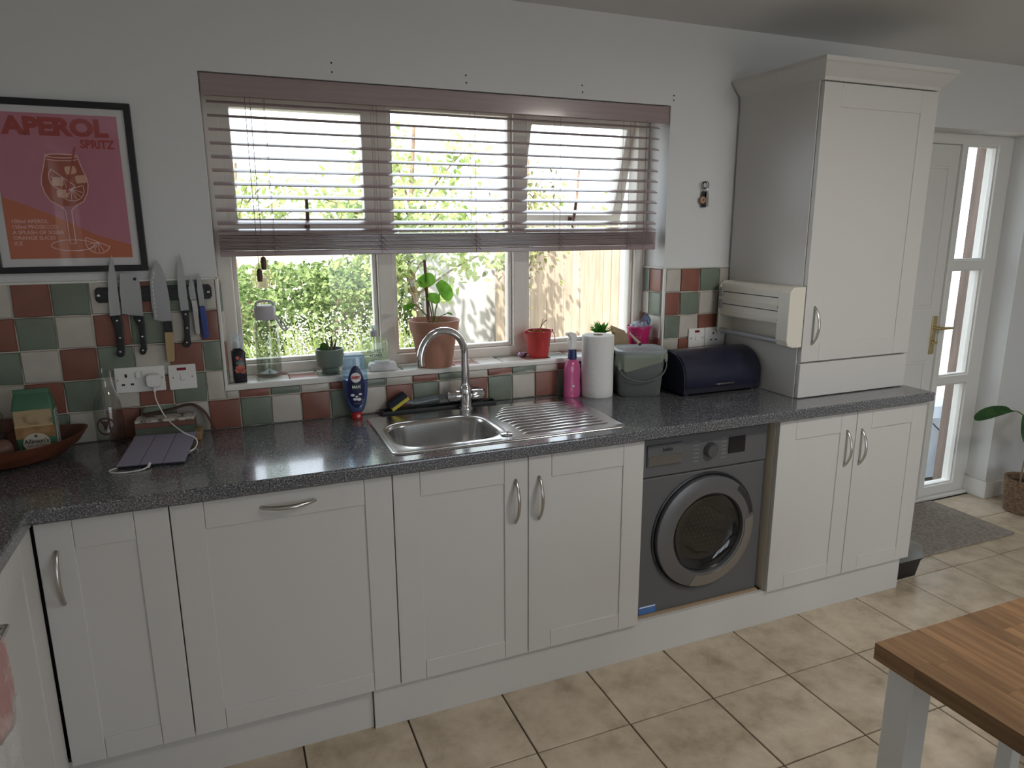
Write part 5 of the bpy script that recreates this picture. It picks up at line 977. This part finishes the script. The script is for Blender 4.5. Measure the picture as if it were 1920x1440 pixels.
# post, downpipe, feeder
b = thing('garden_post', 'white rendered garden pillar with terracotta cap at the left of the view', 'pillar', (.735, 1.9, -.14))
MB().box(-.10, .085, -.09, .09, 0, 1.50).build('shaft', mat('white_render', (.74, .73, .70), .9, bump=.3, bscale=40), b, world=False); MB().box(-.115, .10, -.105, .105, 1.50, 1.565).build('cap', terra, b, bevel=.006, world=False)
b = thing('downpipe', 'white rainwater downpipe outside at the right edge of the window', 'downpipe', (2.815, .80, -.14))
MB().cyl((0, 0, 0), (0, 0, 2.5), .034, n=16).build('pipe', WHITE, b, world=False)
for z_ in (.6, 1.9): MB().cyl((0, 0, z_), (0, 0, z_+.03), .040, n=16).build('bracket', WHITE, b, world=False)
b = thing('bird_feeder', 'small yellow wire bird feeder hanging outside the left pane', 'bird feeder', (.893, .32, 1.37)); fy = mat('yellow_wire', (.62, .58, .22), .4)
for i in range(8): a_ = 2*pi*i/8; MB().tube(bez([(.034*cos(a_), .034*sin(a_), 0), (.036*cos(a_), .036*sin(a_), .04), (.028*cos(a_), .028*sin(a_), .075), (0, 0, .095)], 4), .0013, 5).build('wire', fy, b, world=False)
for z_ in (0, .02, .042): MB().tube([(.036*cos(a), .036*sin(a), z_) for a in [2*pi*i/20 for i in range(21)]], .0014, 5).build('hoop', fy, b, world=False)
MB().lathe([(.034, 0), (.034, .003), (0, .004)], n=20, cap1=False).build('base', mat('cream_base', (.7, .66, .5), .6), b, world=False)
MB().tube([(0, 0, .095), (0, -.04, .32), (0, -.06, .66)], .0009, 5).build('hanging_string', cordm, b, world=False)
MB().lathe([(.02, .005), (.018, .035), (0, .045)], n=14, cap1=False).build('fat_ball', mat('seed_ball', (.55, .48, .36), .9, bump=.8), b, world=False)
# outside the back door: white wall, brown post, covered barbecue, hose, shrub
ow = MB().box(5.75, 5.95, .32, .95, -.14, 2.8).build('outbuilding_wall', mat('white_render2', (.74, .75, .77), .85, bump=.2, bscale=40)); tag(ow, 'bright white rendered side wall seen through the door side panel', 'wall')
b = thing('covered_barbecue', 'pale plastic sheet draped over a barbecue outside the back door', 'barbecue', (5.33, .78, -.14))
b.scale = (1, 1, .62)
cvm = mat('pale_sheet', (.50, .54, .60), .4, bump=.9, bscale=14)
MB().loft([[(.34*cos(a)*(1+.06*sin(5*a)), .24*sin(a)*(1+.06*sin(4*a+1)), .04+.03*sin(3*a)) for a in [2*pi*i/40 for i in range(40)]], [(.30*cos(a)*(1+.08*sin(6*a)), .22*sin(a)*(1+.05*sin(5*a)), .35) for a in [2*pi*i/40 for i in range(40)]], [(.27*cos(a)*(1+.05*sin(7*a)), .2*sin(a)*(1+.05*sin(6*a)), .62) for a in [2*pi*i/40 for i in range(40)]], [(.30*cos(a), .21*sin(a), .72) for a in [2*pi*i/40 for i in range(40)]], [(.20*cos(a), .14*sin(a), .82) for a in [2*pi*i/40 for i in range(40)]]]).build('sheet', cvm, b, world=False)
MB().tube(bez([(-.2, -.21, .68), (-.12, -.26, .5), (-.15, -.25, .3), (-.06, -.27, .08)], 5), .006, 6).build('tie_cord', dkm, b, world=False)
MB().tube(bez([(-.30, .05, .1), (-.28, .05, .9), (-.22, .05, 1.25), (-.10, .04, 1.5), (-.06, .04, 1.52)], 6), .045, 10).build('black_flue', mat('dark_grey_cover', (.05, .06, .075), .5), b, world=False)
bush('climbing_shrub', 'yellow-green shrub seen at the top of the door side panel', (5.75, 2.2, 2.15), (.5, .45, .6), 1800, yl, .08, 'shrub')
bush('climbing_shrub', 'dark twiggy shrub behind the covered barbecue outside the door', (5.3, 2.6, .5), (.35, .35, .6), 1200, hg, .07, 'shrub')
